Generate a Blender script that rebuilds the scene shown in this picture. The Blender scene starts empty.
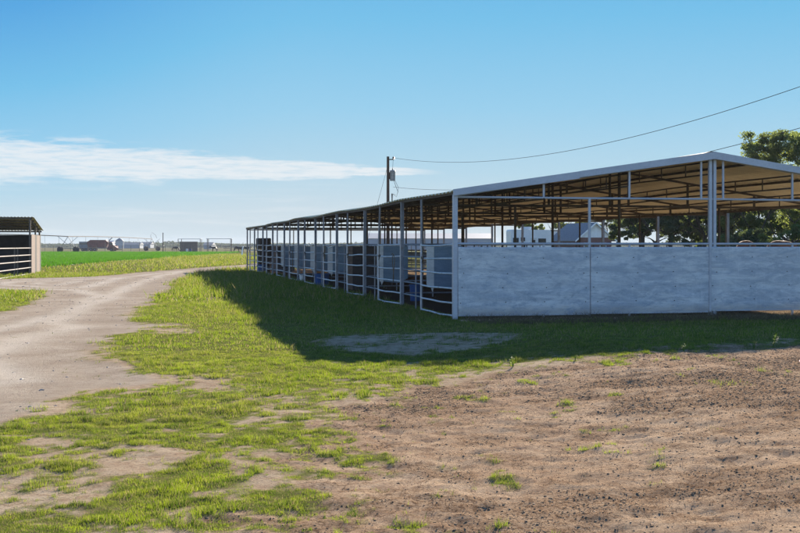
import bpy, math, random
import numpy as np
from mathutils import Vector, Matrix
R = math.radians
random.seed(7)
rng = np.random.default_rng(11)
sc = bpy.context.scene
col = sc.collection

# ------------------------------------------------------------------ camera, sky, sun, exposure
F = 1150.0; HY = 246.0; EYE = 1.65          # focal length in photo pixels, horizon row, eye height
cam_d = bpy.data.cameras.new("camera"); cam = bpy.data.objects.new("camera", cam_d); col.objects.link(cam)
cam.location = (0, 0, EYE); cam.rotation_euler = (R(90), 0, 0)
cam_d.sensor_width = 36; cam_d.lens = F / 800 * 36
cam_d.shift_y = -(266.5 - HY) / 800
cam_d.clip_end = 20000; cam_d.clip_start = 0.05
sc.camera = cam
SUN_AZ, SUN_EL = 15.5, 16.6                 # degrees right of straight ahead, above the horizon
sun_d = bpy.data.lights.new("sun", 'SUN'); sun_d.energy = 5.0; sun_d.angle = R(0.5); sun_d.color = (1, 0.90, 0.76)
sun = bpy.data.objects.new("sun", sun_d); col.objects.link(sun)
sd = Vector((math.sin(R(SUN_AZ)) * math.cos(R(SUN_EL)), math.cos(R(SUN_AZ)) * math.cos(R(SUN_EL)), math.sin(R(SUN_EL))))
sun.rotation_euler = sd.to_track_quat('Z', 'Y').to_euler()
sun.location = sd * 60
SKY_STRENGTH = 0.076
EXPOSURE = 1.6
sc.view_settings.view_transform = 'Standard'; sc.view_settings.look = 'None'
sc.view_settings.gamma = 1; sc.view_settings.use_curve_mapping = False
sc.view_settings.exposure = EXPOSURE

class NT:
    def __init__(s, tree): s.t = tree; s.n = tree.nodes; s.l = tree.links; s.n.clear()
    def add(s, kind, **kw):
        n = s.n.new(kind)
        for k, v in kw.items(): setattr(n, k, v)
        return n
    def link(s, a, b): s.l.new(a, b)
    def math(s, op, a, b=None, c=None, clamp=False):
        n = s.n.new('ShaderNodeMath'); n.operation = op; n.use_clamp = clamp
        for i, v in enumerate((a, b, c)):
            if v is None: continue
            if isinstance(v, (int, float)): n.inputs[i].default_value = v
            else: s.l.new(v, n.inputs[i])
        return n.outputs[0]
    def noise(s, vec, scale, detail=3, rough=0.55, dist=0.0):
        n = s.n.new('ShaderNodeTexNoise')
        n.inputs['Scale'].default_value = scale; n.inputs['Detail'].default_value = detail
        n.inputs['Roughness'].default_value = rough; n.inputs['Distortion'].default_value = dist
        if vec is not None: s.l.new(vec, n.inputs['Vector'])
        return n.outputs[0]
    def ramp(s, fac, lo, hi, a=0.0, b=1.0):
        n = s.n.new('ShaderNodeMapRange'); n.interpolation_type = 'SMOOTHSTEP'
        s.l.new(fac, n.inputs[0]); n.inputs[1].default_value = lo; n.inputs[2].default_value = hi
        n.inputs[3].default_value = a; n.inputs[4].default_value = b
        return n.outputs[0]
    def mix(s, fac, a, b, blend='MIX'):
        n = s.n.new('ShaderNodeMix'); n.data_type = 'RGBA'; n.blend_type = blend
        for sock, v in ((n.inputs[0], fac), (n.inputs[6], a), (n.inputs[7], b)):
            if isinstance(v, (int, float)): sock.default_value = v
            elif isinstance(v, tuple): sock.default_value = (*v, 1) if len(v) == 3 else v
            else: s.l.new(v, sock)
        return n.outputs[2]

def build_world():
    w = bpy.data.worlds.new("World"); sc.world = w; w.use_nodes = True
    t = NT(w.node_tree)
    out = t.add('ShaderNodeOutputWorld'); bg = t.add('ShaderNodeBackground')
    sky = t.add('ShaderNodeTexSky', sky_type='NISHITA', sun_disc=False)
    sky.sun_elevation = R(SUN_EL); sky.sun_rotation = R(SUN_AZ)
    sky.altitude = 0; sky.air_density = 1.0; sky.dust_density = 0.15; sky.ozone_density = 2.0
    tc = t.add('ShaderNodeTexCoord'); sep = t.add('ShaderNodeSeparateXYZ')
    t.link(tc.outputs['Generated'], sep.inputs[0])
    x, y, z = sep.outputs
    az = t.math('ARCTAN2', x, y); el = t.math('ARCSINE', z)
    azd = t.math('MULTIPLY', az, 57.2958); eld = t.math('MULTIPLY', el, 57.2958)
    # high cirrus band low in the sky, thicker to the left, thinning to a feathered end
    cv = t.add('ShaderNodeCombineXYZ')
    t.link(t.math('MULTIPLY', azd, 0.14), cv.inputs[0]); t.link(t.math('MULTIPLY', eld, 1.1), cv.inputs[1])
    n1 = t.noise(cv.outputs[0], 1.6, 7, 0.62, 0.6)
    cv2 = t.add('ShaderNodeCombineXYZ')
    t.link(t.math('MULTIPLY', azd, 0.35), cv2.inputs[0]); t.link(t.math('MULTIPLY', eld, 3.2), cv2.inputs[1])
    n2 = t.noise(cv2.outputs[0], 2.0, 6, 0.65, 0.4)
    wob = t.math('MULTIPLY_ADD', t.math('SUBTRACT', n1, 0.5), 1.0, eld)
    # centre of band drops to the right: 4.15 deg at -19, 3.75 deg at +2
    cen = t.math('MULTIPLY_ADD', azd, -0.018, 3.70)
    half = t.math('MULTIPLY_ADD', azd, -0.041, 0.20)
    half = t.math('MULTIPLY', t.math('MAXIMUM', half, 0.07), t.ramp(t.noise(cv.outputs[0], 3.1, 5, .65), .30, .70, .75, 1.35))
    d = t.math('DIVIDE', t.math('ABSOLUTE', t.math('SUBTRACT', wob, cen)), half)
    band = t.ramp(d, 0.55, 1.25, 1.0, 0.0)
    tex = t.ramp(n2, 0.28, 0.58, 0.45, 1.0)
    fade = t.ramp(azd, -0.5, 2.6, 1.0, 0.0)
    c1 = t.math('MULTIPLY', t.math('MULTIPLY', band, tex), fade)
    # faint low streaks
    cv3 = t.add('ShaderNodeCombineXYZ')
    t.link(t.math('MULTIPLY', azd, 0.10), cv3.inputs[0]); t.link(t.math('MULTIPLY', eld, 1.7), cv3.inputs[1])
    n3 = t.noise(cv3.outputs[0], 1.3, 5, 0.6, 0.3)
    low = t.math('MULTIPLY', t.ramp(n3, 0.48, 0.75), t.math('MULTIPLY', t.ramp(eld, 2.2, 3.4, 1.0, 0.0), t.ramp(azd, -6, 14, 1.0, 0.15)))
    cl = t.math('MAXIMUM', t.math('MULTIPLY', c1, 0.85), t.math('MULTIPLY', low, 0.42), clamp=True)
    # hazy blue gradient on the sunward side of the sky, physical sky for the rest of the dome
    rp = t.add('ShaderNodeValToRGB'); t.link(t.math('DIVIDE', t.math('ADD', eld, t.math('MULTIPLY', t.ramp(azd, -4, -22), t.math('MULTIPLY', eld, 0.55))), 40.0, clamp=True), rp.inputs[0])
    e = rp.color_ramp; stops = GRAD
    for i, (p, c_) in enumerate(stops):
        el_ = e.elements[i] if i < 2 else e.elements.new(p)
        el_.position = p; el_.color = (*c_, 1)
    gain = t.add('ShaderNodeVectorMath', operation='SCALE'); t.link(rp.outputs[0], gain.inputs[0]); gain.inputs[3].default_value = 1 / (SKY_STRENGTH * 2 ** EXPOSURE)
    dt = t.add('ShaderNodeVectorMath', operation='DOT_PRODUCT'); t.link(tc.outputs['Generated'], dt.inputs[0]); dt.inputs[1].default_value = tuple(sd)
    wgt = t.ramp(dt.outputs['Value'], math.cos(R(85)), math.cos(R(45)))
    grade = t.mix(1.0, sky.outputs[0], SKY_TINT, 'MULTIPLY')
    skyc = t.mix(wgt, grade, gain.outputs[0])
    cloudc = (CLOUD * 0.93, CLOUD * 0.97, CLOUD)
    c = t.mix(cl, skyc, cloudc)
    t.link(c, bg.inputs[0]); bg.inputs[1].default_value = SKY_STRENGTH
    t.link(bg.outputs[0], out.inputs[0])
SKY_TINT = (0.74, 0.94, 1.22); CLOUD = 0.90 / (SKY_STRENGTH * 2 ** EXPOSURE)
GRAD = ((0.0, (.60, .70, .76)), (1.0, (.04, .20, .55)), (0.04, (.60, .71, .78)), (0.09, (.47, .68, .81)), (0.17, (.32, .62, .84)), (0.28, (.185, .53, .82)), (0.42, (.10, .39, .76)))
build_world()

# ------------------------------------------------------------------ helpers
def tag(o, label=None, cat=None, group=None, kind=None):
    if label: o['label'] = label
    if cat: o['category'] = cat
    if group: o['group'] = group
    if kind: o['kind'] = kind
    return o
def empty(name, loc=(0, 0, 0), rz=0.0):
    o = bpy.data.objects.new(name, None); col.objects.link(o)
    o.location = loc; o.rotation_euler = (0, 0, rz); o.empty_display_size = 0.3
    return o
def link_mesh(name, me, mat, parent=None):
    o = bpy.data.objects.new(name, me); col.objects.link(o)
    if mat: me.materials.append(mat)
    if parent: o.parent = parent
    return o
def copy_tree(o, parent=None, label=None):
    c = o.copy(); col.objects.link(c); c.parent = parent
    if label: c['label'] = label
    for ch in list(o.children): copy_tree(ch, c)
    return c
class MB:
    def __init__(s): s.v = []; s.f = []
    def box(s, c, d, rz=0.0, M=None):
        M = M or Matrix.Rotation(rz, 3, 'Z'); c = Vector(c); n = len(s.v)
        for a in (-1, 1):
            for b in (-1, 1):
                for e in (-1, 1):
                    s.v.append(c + M @ Vector((a * d[0] / 2, b * d[1] / 2, e * d[2] / 2)))
        for q in ((0, 1, 3, 2), (4, 6, 7, 5), (0, 4, 5, 1), (2, 3, 7, 6), (0, 2, 6, 4), (1, 5, 7, 3)):
            s.f.append([n + i for i in q])
        return s
    def beam(s, p, q, w, h):                # rectangular bar from p to q (w sideways, h upright)
        p = Vector(p); q = Vector(q); d = q - p; L = d.length; x = d / L
        up = Vector((0, 0, 1)) if abs(x.z) < 0.95 else Vector((0, 1, 0))
        y = up.cross(x).normalized(); z = x.cross(y)
        M = Matrix((x, y, z)).transposed()
        return s.box((p + q) / 2, (L, w, h), M=M)
    def tube(s, pts, r, n=8, cap=True):
        pts = [Vector(p) for p in pts]; rs = r if isinstance(r, (list, tuple)) else [r] * len(pts)
        base = len(s.v)
        for i, p in enumerate(pts):
            d = (pts[min(i + 1, len(pts) - 1)] - pts[max(i - 1, 0)]).normalized()
            up = Vector((0, 0, 1)) if abs(d.z) < 0.9 else Vector((1, 0, 0))
            a = d.cross(up).normalized(); b = a.cross(d)
            for k in range(n):
                t = 2 * math.pi * k / n
                s.v.append(p + (a * math.cos(t) + b * math.sin(t)) * rs[i])
        for i in range(len(pts) - 1):
            for k in range(n):
                k2 = (k + 1) % n
                s.f.append([base + i * n + k, base + i * n + k2, base + (i + 1) * n + k2, base + (i + 1) * n + k])
        if cap:
            s.f.append([base + k for k in range(n)][::-1])
            s.f.append([base + (len(pts) - 1) * n + k for k in range(n)])
        return s
    def lathe(s, c, prof, n=20):            # prof: list of (r, z)
        c = Vector(c); base = len(s.v)
        for r, z in prof:
            for k in range(n):
                t = 2 * math.pi * k / n
                s.v.append(c + Vector((r * math.cos(t), r * math.sin(t), z)))
        for i in range(len(prof) - 1):
            for k in range(n):
                k2 = (k + 1) % n
                s.f.append([base + i * n + k, base + i * n + k2, base + (i + 1) * n + k2, base + (i + 1) * n + k])
        return s
    def prism(s, poly, axis_vec):           # poly: list of 3D points, extruded by axis_vec
        n = len(s.v); a = Vector(axis_vec); m = len(poly)
        for p in poly: s.v.append(Vector(p))
        for p in poly: s.v.append(Vector(p) + a)
        s.f.append(list(range(n, n + m))); s.f.append([n + m + i for i in range(m)][::-1])
        for i in range(m):
            j = (i + 1) % m
            s.f.append([n + i, n + m + i, n + m + j, n + j])
        return s
    def build(s, name, mat, parent=None, smooth=False):
        me = bpy.data.meshes.new(name); me.from_pydata([tuple(v) for v in s.v], [], s.f)
        import bmesh
        bm = bmesh.new(); bm.from_mesh(me); bmesh.ops.recalc_face_normals(bm, faces=bm.faces); bm.to_mesh(me); bm.free()
        if smooth:
            me.polygons.foreach_set('use_smooth', [True] * len(me.polygons))
            me.set_sharp_from_angle(angle=R(40))
        return link_mesh(name, me, mat, parent)
def np_mesh(name, V, Fa, mat, parent=None, smooth=False, attrs=None):   # V (n,3); Fa (m,k) constant k or list of such
    me = bpy.data.meshes.new(name)
    groups = Fa if isinstance(Fa, list) else [Fa]
    me.vertices.add(len(V)); me.vertices.foreach_set('co', np.ascontiguousarray(V, dtype=np.float32).ravel())
    loops = np.concatenate([g.ravel() for g in groups]).astype(np.int32)
    tot = np.concatenate([np.full(len(g), g.shape[1]) for g in groups]).astype(np.int32)
    start = np.concatenate([[0], np.cumsum(tot)[:-1]]).astype(np.int32)
    me.loops.add(len(loops)); me.loops.foreach_set('vertex_index', loops)
    me.polygons.add(len(tot)); me.polygons.foreach_set('loop_start', start)
    if smooth: me.polygons.foreach_set('use_smooth', np.ones(len(tot), dtype=bool))
    me.update(calc_edges=True)
    if attrs:
        for k, a in attrs.items():
            at = me.attributes.new(k, 'FLOAT', 'POINT'); at.data.foreach_set('value', a.astype(np.float32))
    return link_mesh(name, me, mat, parent)
def G(px, py, h=0.0):                        # where the sight line through a photo point meets height h
    Y = F * (EYE - h) / (py - HY); return ((px - 400) * Y / F, Y)
def AT(px, Y): return (px - 400) * Y / F
def ZH(py, Y): return EYE + (HY - py) * Y / F

# numpy noise
def _h(ix, iy, seed):
    n = (ix * 374761393 + iy * 668265263 + seed * 1442695041) & 0xFFFFFFFF
    n = ((n ^ (n >> 13)) * 1274126177) & 0xFFFFFFFF
    n = n ^ (n >> 16)
    return (n & 0xFFFFFF) / float(0xFFFFFF)
def vnoise(x, y, seed=0):
    ix = np.floor(x).astype(np.int64); iy = np.floor(y).astype(np.int64)
    fx = x - ix; fy = y - iy; fx = fx * fx * (3 - 2 * fx); fy = fy * fy * (3 - 2 * fy)
    a = _h(ix, iy, seed); b = _h(ix + 1, iy, seed); c = _h(ix, iy + 1, seed); d = _h(ix + 1, iy + 1, seed)
    return (a * (1 - fx) + b * fx) * (1 - fy) + (c * (1 - fx) + d * fx) * fy
def fbm(x, y, seed=0, octv=4, gain=0.5):
    s = 0; a = 1; tot = 0
    for o in range(octv):
        s = s + a * vnoise(x * 2 ** o + 17.3 * o, y * 2 ** o - 9.1 * o, seed + o); tot += a; a *= gain
    return s / tot
def sstep(x, a, b):
    t = np.clip((x - a) / (b - a), 0, 1); return t * t * (3 - 2 * t)
def sdpoly(x, y, poly):                      # signed distance, negative inside
    P = np.array(poly, dtype=float); inside = np.zeros(x.shape, bool); d = np.full(x.shape, 1e9)
    for i in range(len(P)):
        a = P[i]; b = P[(i + 1) % len(P)]; e = b - a
        t = np.clip(((x - a[0]) * e[0] + (y - a[1]) * e[1]) / max(e @ e, 1e-9), 0, 1)
        d = np.minimum(d, np.hypot(x - a[0] - t * e[0], y - a[1] - t * e[1]))
        c = ((a[1] > y) != (b[1] > y)) & (x < (b[0] - a[0]) * (y - a[1]) / (b[1] - a[1] + 1e-12) + a[0])
        inside ^= c
    return np.where(inside, -d, d)

# ------------------------------------------------------------------ materials
def new_mat(name):
    m = bpy.data.materials.new(name); m.use_nodes = True; t = NT(m.node_tree)
    out = t.add('ShaderNodeOutputMaterial'); b = t.add('ShaderNodeBsdfPrincipled')
    t.link(b.outputs[0], out.inputs[0])
    return m, t, b, out
def simple(name, c, rough=0.7, metal=0.0, var=0.25, scale=6.0, bump=0.0, c2=None, spec=0.3, isl=0.0):
    m, t, b, out = new_mat(name)
    tc = t.add('ShaderNodeTexCoord'); n = t.noise(tc.outputs['Object'], scale, 5, 0.6)
    c2 = c2 or tuple(x * (1 - var) for x in c)
    cc = t.mix(t.ramp(n, 0.3, 0.7), c, c2)
    if isl:
        g = t.add('ShaderNodeNewGeometry')
        hs = t.add('ShaderNodeHueSaturation'); t.link(cc, hs.inputs['Color'])
        t.link(t.math('MULTIPLY_ADD', g.outputs['Random Per Island'], isl * 2, 1 - isl), hs.inputs['Value']); cc = hs.outputs[0]
    t.link(cc, b.inputs['Base Color']); b.inputs['Roughness'].default_value = rough; b.inputs['Metallic'].default_value = metal
    b.inputs['Specular IOR Level'].default_value = spec
    if bump:
        bp = t.add('ShaderNodeBump'); bp.inputs['Strength'].default_value = bump; bp.inputs['Distance'].default_value = 0.01
        t.link(t.noise(tc.outputs['Object'], scale * 5, 4), bp.inputs['Height']); t.link(bp.outputs[0], b.inputs['Normal'])
    return m
def metal_sheet(name, c, c2, rust=(0.16, 0.085, 0.04), rust_amt=0.0, rough=0.55, metal=0.25, sx=0.25, dark=0.8):
    m, t, b, out = new_mat(name)
    tc = t.add('ShaderNodeTexCoord'); mp = t.add('ShaderNodeMapping')
    mp.inputs['Scale'].default_value = (sx, sx, 1.0); t.link(tc.outputs['Object'], mp.inputs[0])
    n1 = t.noise(mp.outputs[0], 3.0, 7, 0.65, 0.8); n2 = t.noise(tc.outputs['Object'], 22, 5, 0.7); n3 = t.noise(tc.outputs['Object'], 1.1, 4, 0.6, 0.5)
    cc = t.mix(t.ramp(n1, 0.35, 0.65), c, c2)
    cc = t.mix(t.ramp(n2, 0.42, 0.72, 0.0, 0.35), cc, tuple(x * dark for x in c2))
    cc = t.mix(t.ramp(n3, 0.55, 0.8, 0.0, 0.5), cc, tuple(min(1, x * 1.15) for x in c))
    if rust_amt:
        rn = t.noise(tc.outputs['Object'], 4.5, 8, 0.7, 0.3)
        cc = t.mix(t.ramp(rn, 0.62 - 0.12 * rust_amt, 0.74, 0.0, rust_amt), cc, rust)
    t.link(cc, b.inputs['Base Color']); b.inputs['Metallic'].default_value = metal
    t.link(t.ramp(n2, 0.3, 0.8, rough - 0.08, rough + 0.15), b.inputs['Roughness'])
    bp = t.add('ShaderNodeBump'); bp.inputs['Strength'].default_value = 0.25; bp.inputs['Distance'].default_value = 0.004
    t.link(n2, bp.inputs['Height']); t.link(bp.outputs[0], b.inputs['Normal'])
    return m
M = {}
def wall_mat():
    m, t, b, out = new_mat('weathered_zinc_sheet')
    tc = t.add('ShaderNodeTexCoord'); P = tc.outputs['Object']
    def mp(sx, sz): n = t.add('ShaderNodeMapping'); n.inputs['Scale'].default_value = (sx, 1, sz); t.link(P, n.inputs[0]); return n.outputs[0]
    a = t.noise(mp(.7, 3.2), 1.6, 8, .68, .9); f = t.noise(mp(1.2, 3.2), 5, 8, .72, .3); v = t.noise(mp(9, .6), 1.5, 4, .6); g = t.noise(P, 45, 4, .7); l = t.noise(mp(1, 1.6), 1.3, 5, .6, .6)
    c = t.mix(t.ramp(a, .36, .62), (.62, .62, .62), (.40, .425, .465))
    c = t.mix(t.ramp(f, .48, .66, 0, .6), c, (.28, .31, .36))
    hl = t.noise(mp(.35, 14), 3.0, 5, .7); c = t.mix(t.ramp(hl, .50, .66, 0, .35), c, (.34, .36, .40))
    c = t.mix(t.ramp(v, .56, .75, 0, .30), c, (.70, .69, .67))
    c = t.mix(t.ramp(l, .50, .72, 0, .45), c, (.66, .65, .63))
    c = t.mix(t.ramp(g, .55, .75, 0, .4), c, (.25, .25, .27))
    sp = t.add('ShaderNodeSeparateXYZ'); t.link(P, sp.inputs[0])
    # splashed mud along the bottom edge, a few rust freckles
    mud = t.math('MULTIPLY', t.ramp(t.math('ADD', sp.outputs[2], t.math('MULTIPLY', f, .35)), .28, .52, 1, 0), .55)
    c = t.mix(mud, c, (.27, .22, .17))
    low = t.math('MULTIPLY', t.ramp(t.noise(mp(.9, 2.6), 3.4, 8, .78, .35), .50, .66), t.ramp(sp.outputs[2], .35, .95, 1, 0))
    c = t.mix(t.math('MULTIPLY', low, .7), c, (.20, .25, .32))
    c = t.mix(t.ramp(t.noise(P, 9, 6, .75), .67, .75, 0, .6), c, (.20, .12, .07))
    t.link(c, b.inputs['Base Color']); b.inputs['Metallic'].default_value = .12; b.inputs['Roughness'].default_value = .62
    bp = t.add('ShaderNodeBump'); bp.inputs['Strength'].default_value = .5; bp.inputs['Distance'].default_value = .012
    t.link(t.math('ADD', f, t.math('MULTIPLY', a, 1.5)), bp.inputs['Height']); t.link(bp.outputs[0], b.inputs['Normal'])
    return m
M['wall'] = wall_mat()
M['trim'] = metal_sheet('painted_trim', (0.46, 0.47, 0.51), (0.40, 0.41, 0.45), rust_amt=0.1, rough=0.5, metal=0.1)
M['roof'] = metal_sheet('corrugated_roof_sheet', (0.80, 0.71, 0.46), (0.66, 0.58, 0.36), rust=(0.22, 0.13, 0.07), rust_amt=0.3, rough=0.6, metal=0.0)
M['pipe'] = metal_sheet('painted_pipe', (0.24, 0.25, 0.28), (0.16, 0.17, 0.20), rust_amt=0.7, rough=0.5, metal=0.3, sx=1)
M['gate'] = metal_sheet('galvanised_gate_pipe', (0.55, 0.56, 0.60), (0.42, 0.43, 0.46), rust_amt=0.5, rough=0.42, metal=0.3, sx=1)
M['steel'] = metal_sheet('old_dark_steel', (0.13, 0.11, 0.09), (0.075, 0.062, 0.055), rust_amt=0.5, rough=0.9, metal=0.0, sx=1)
M['fence_pipe'] = metal_sheet('old_fence_pipe', (0.24, 0.20, 0.18), (0.16, 0.13, 0.12), rust_amt=0.5, rough=0.8, metal=0.0, sx=1)
M['bolt'] = simple('dark_bolt', (0.08, 0.07, 0.07), 0.6, 0.5)
M['white_strip'] = metal_sheet('white_sheet', (0.74, 0.74, 0.74), (0.58, 0.58, 0.58), rust_amt=0.15, metal=0.0)
M['blue_sheet'] = metal_sheet('blue_grey_sheet', (0.20, 0.28, 0.37), (0.14, 0.20, 0.28), rust_amt=0.3, metal=0.15)
M['dark_sheet'] = metal_sheet('dark_brown_sheet', (0.05, 0.035, 0.035), (0.03, 0.022, 0.022), metal=0.0)
M['pink_wood'] = simple('pale_pinkish_board', (0.23, 0.17, 0.14), 0.95, var=0.3, scale=9, bump=0.3)
M['black_board'] = simple('black_board', (0.022, 0.02, 0.02), 0.9, var=0.4, scale=3)
M['blue_plastic'] = simple('blue_plastic', (0.02, 0.07, 0.22), 0.5, var=0.2)
M['white_plastic'] = simple('white_plastic', (0.70, 0.70, 0.68), 0.5, var=0.15)
M['wood_pole'] = simple('creosoted_pole', (0.085, 0.055, 0.04), 0.9, var=0.4, scale=12, bump=0.5)
M['grey_tank'] = simple('grey_tank_paint', (0.25, 0.28, 0.31), 0.5, 0.2)
M['wire'] = simple('wire', (0.05, 0.05, 0.05), 0.6, 0.4)
M['porcelain'] = simple('porcelain', (0.12, 0.07, 0.05), 0.3)
M['white_paint'] = simple('white_paint', (0.80, 0.81, 0.82), 0.6, var=0.1, scale=2)
M['pale_siding'] = simple('pale_siding', (0.80, 0.81, 0.83), 0.7, var=0.12, scale=2)
M['shingle'] = simple('grey_shingle', (0.26, 0.27, 0.30), 0.9, var=0.35, scale=7, bump=0.4)
M['glass'] = simple('dark_glass', (0.03, 0.04, 0.05), 0.1, 0.0, spec=0.6)
M['tyre'] = simple('tyre_rubber', (0.02, 0.02, 0.02), 0.85)
M['red_paint'] = simple('faded_red_paint', (0.17, 0.04, 0.035), 0.6, 0.1, var=0.45, scale=1.5)
M['grey_paint'] = simple('faded_grey_paint', (0.17, 0.19, 0.22), 0.6, 0.1, var=0.3, scale=1.5)
M['tan_wall'] = simple('brown_board_wall', (0.17, 0.13, 0.105), 0.9, var=0.25, scale=1)
M['far_white'] = simple('pale_far_metal', (0.22, 0.26, 0.32), 0.6, var=0.1, scale=0.2)
M['black_hide'] = simple('black_hide', (0.012, 0.011, 0.011), 0.55, var=0.4, scale=3)
M['bay_hide'] = simple('bay_hide', (0.24, 0.085, 0.03), 0.9, var=0.35, scale=4, spec=0.05)
M['mane'] = simple('dark_mane', (0.02, 0.013, 0.01), 0.7)
M['bale'] = simple('dark_old_bale', (0.06, 0.045, 0.035), 0.95, var=0.5, scale=9, bump=0.6)
def brick_mat():
    m, t, b, out = new_mat('dark_red_brick')
    tc = t.add('ShaderNodeTexCoord'); br = t.add('ShaderNodeTexBrick')
    mp = t.add('ShaderNodeMapping'); mp.inputs['Rotation'].default_value = (R(90), 0, 0); t.link(tc.outputs['Object'], mp.inputs[0])
    t.link(mp.outputs[0], br.inputs[0]); br.inputs['Scale'].default_value = 4
    br.inputs['Color1'].default_value = (0.16, 0.045, 0.035, 1); br.inputs['Color2'].default_value = (0.10, 0.03, 0.028, 1)
    br.inputs['Mortar'].default_value = (0.25, 0.2, 0.18, 1); t.link(br.outputs[0], b.inputs['Base Color']); b.inputs['Roughness'].default_value = 0.9
    return m
M['brick'] = brick_mat()
def leaf_mat(name, c1, c2, trans, tf=0.45, c3=None, patchy=False):
    m = bpy.data.materials.new(name); m.use_nodes = True; t = NT(m.node_tree)
    out = t.add('ShaderNodeOutputMaterial'); g = t.add('ShaderNodeNewGeometry')
    r = g.outputs['Random Per Island']
    tc = t.add('ShaderNodeTexCoord'); n = t.noise(tc.outputs['Object'], 0.9, 4, 0.6)
    cc = t.mix(t.ramp(n, 0.35, 0.65), c1, c2)
    cc = t.mix(t.ramp(r, 0.0, 1.0, 0.0, 0.55), cc, c2)
    tcx = t.mix(t.ramp(n, 0.35, 0.65), trans, tuple(x * 0.75 for x in trans))
    if patchy:
        n2 = t.noise(tc.outputs['Object'], 0.35, 5, 0.65, 0.5); n3 = t.noise(tc.outputs['Object'], 4.5, 4, 0.7)
        sy = t.add('ShaderNodeSeparateXYZ'); t.link(tc.outputs['Object'], sy.inputs[0])
        dry = t.math('ADD', t.math('MULTIPLY', t.ramp(n2, 0.46, 0.66), 0.40), t.ramp(sy.outputs[1], 60, 95, 0.0, 0.22), clamp=True); n5 = t.noise(tc.outputs['Object'], 16, 3, 0.6); drk = t.math('MAXIMUM', t.ramp(n3, 0.42, 0.60, 0.0, 0.75), t.ramp(n5, 0.52, 0.66, 0.0, 0.75))
        cc = t.mix(dry, cc, (0.20, 0.175, 0.05)); tcx = t.mix(dry, tcx, (0.36, 0.31, 0.06))
        cc = t.mix(drk, cc, (0.025, 0.055, 0.010)); tcx = t.mix(drk, tcx, (0.05, 0.10, 0.010))
    if c3:
        dead = t.ramp(r, 0.78, 0.83)
        cc = t.mix(dead, cc, c3); tcx = t.mix(dead, tcx, c3)
    d = t.add('ShaderNodeBsdfDiffuse'); tr = t.add('ShaderNodeBsdfTranslucent'); gl = t.add('ShaderNodeBsdfGlossy'); gl.inputs['Roughness'].default_value = 0.45
    gl.inputs['Color'].default_value = (0.5, 0.5, 0.5, 1)
    t.link(cc, d.inputs[0]); t.link(tcx, tr.inputs[0])
    mx = t.add('ShaderNodeMixShader'); mx.inputs[0].default_value = tf; t.link(d.outputs[0], mx.inputs[1]); t.link(tr.outputs[0], mx.inputs[2])
    m2 = t.add('ShaderNodeMixShader'); m2.inputs[0].default_value = 0.04; t.link(mx.outputs[0], m2.inputs[1]); t.link(gl.outputs[0], m2.inputs[2])
    t.link(m2.outputs[0], out.inputs[0])
    return m
M['grass'] = leaf_mat('grass_blades', (0.115, 0.18, 0.016), (0.06, 0.125, 0.010), (0.31, 0.40, 0.015), 0.5, (0.32, 0.26, 0.11), True)
M['weed'] = leaf_mat('weed_leaves', (0.09, 0.17, 0.025), (0.06, 0.13, 0.02), (0.22, 0.34, 0.03), 0.5)
M['crop'] = leaf_mat('crop_leaves', (0.05, 0.135, 0.006), (0.04, 0.11, 0.005), (0.085, 0.25, 0.004), 0.45)
M['straw'] = simple('dry_straw', (0.13, 0.10, 0.055), 0.9, isl=0.5)
M['leaf_dark'] = leaf_mat('oak_leaves', (0.09, 0.115, 0.055), (0.06, 0.08, 0.04), (0.19, 0.24, 0.07), 0.45)
M['leaf_mid'] = leaf_mat('mid_green_leaves', (0.12, 0.155, 0.05), (0.085, 0.115, 0.038), (0.26, 0.31, 0.07), 0.5)
M['leaf_yellow'] = leaf_mat('yellow_green_leaves', (0.12, 0.16, 0.03), (0.09, 0.13, 0.025), (0.30, 0.33, 0.04), 0.45)
M['bark'] = simple('bark', (0.075, 0.06, 0.05), 0.95, var=0.4, scale=8, bump=0.6)
M['far_leaf'] = leaf_mat('far_tree_leaves', (0.05, 0.07, 0.03), (0.04, 0.055, 0.025), (0.08, 0.10, 0.03), 0.3)

# ------------------------------------------------------------------ ground: relief, cover masks
A = Vector((55 * 26 / F, 26.0, 0)); BROT = math.atan2(1.36, 6.18)
W = 6.33; BL = 55.1; NB = 10; BAY = BL / NB
cu, su = math.cos(BROT), math.sin(BROT)
def barn_uv(x, y):
    dx = x - A.x; dy = y - A.y; return dx * cu + dy * su, -dx * su + dy * cu
def relief(x, y):
    big = 0.21 * sstep(x + 0.06 * (y - 16), 0.2, 3.8) * (1 - sstep(y, 17.5, 24.5)) * (1 - sstep(x, 25, 60)) * sstep(y, -30, 0)
    und = 0.05 * (fbm(x * 0.22, y * 0.22, 3, 3) - 0.5) * (1 - sstep(y, 45, 80))
    # low swell along the verge that hides a little of the far edge of the road
    return big + und
ROAD = [G(*p) for p in ((-260, 372), (-160, 345), (0, 315), (28, 306), (52, 296), (38, 291), (-30, 289), (-80, 286), (-60, 281), (0, 279.5), (60, 277.5), (100, 276.5),
        (160, 271), (200, 268), (245, 264.6), (285, 261), (300, 260), (300, 262.5), (250, 266.6), (212, 269.5), (188, 275.5), (170, 284), (155, 297), (135, 309), (120, 320), (150, 325),
        (117, 335), (100, 345), (84, 354), (110, 362), (140, 371), (170, 380), (140, 387), (88, 391), (40, 402), (0, 420), (-120, 468), (-420, 560), (-900, 600), (-900, 460))]
LOT = [G(px, py, 0.15) for px, py in ((225, 560), (236, 500), (262, 472), (288, 448), (330, 434), (332, 405), (345, 392), (420, 379), (480, 370), (560, 360), (676, 353), (800, 346), (1000, 342), (1500, 345), (2200, 420), (2500, 700), (1500, 1500), (400, 1500))]
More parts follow.
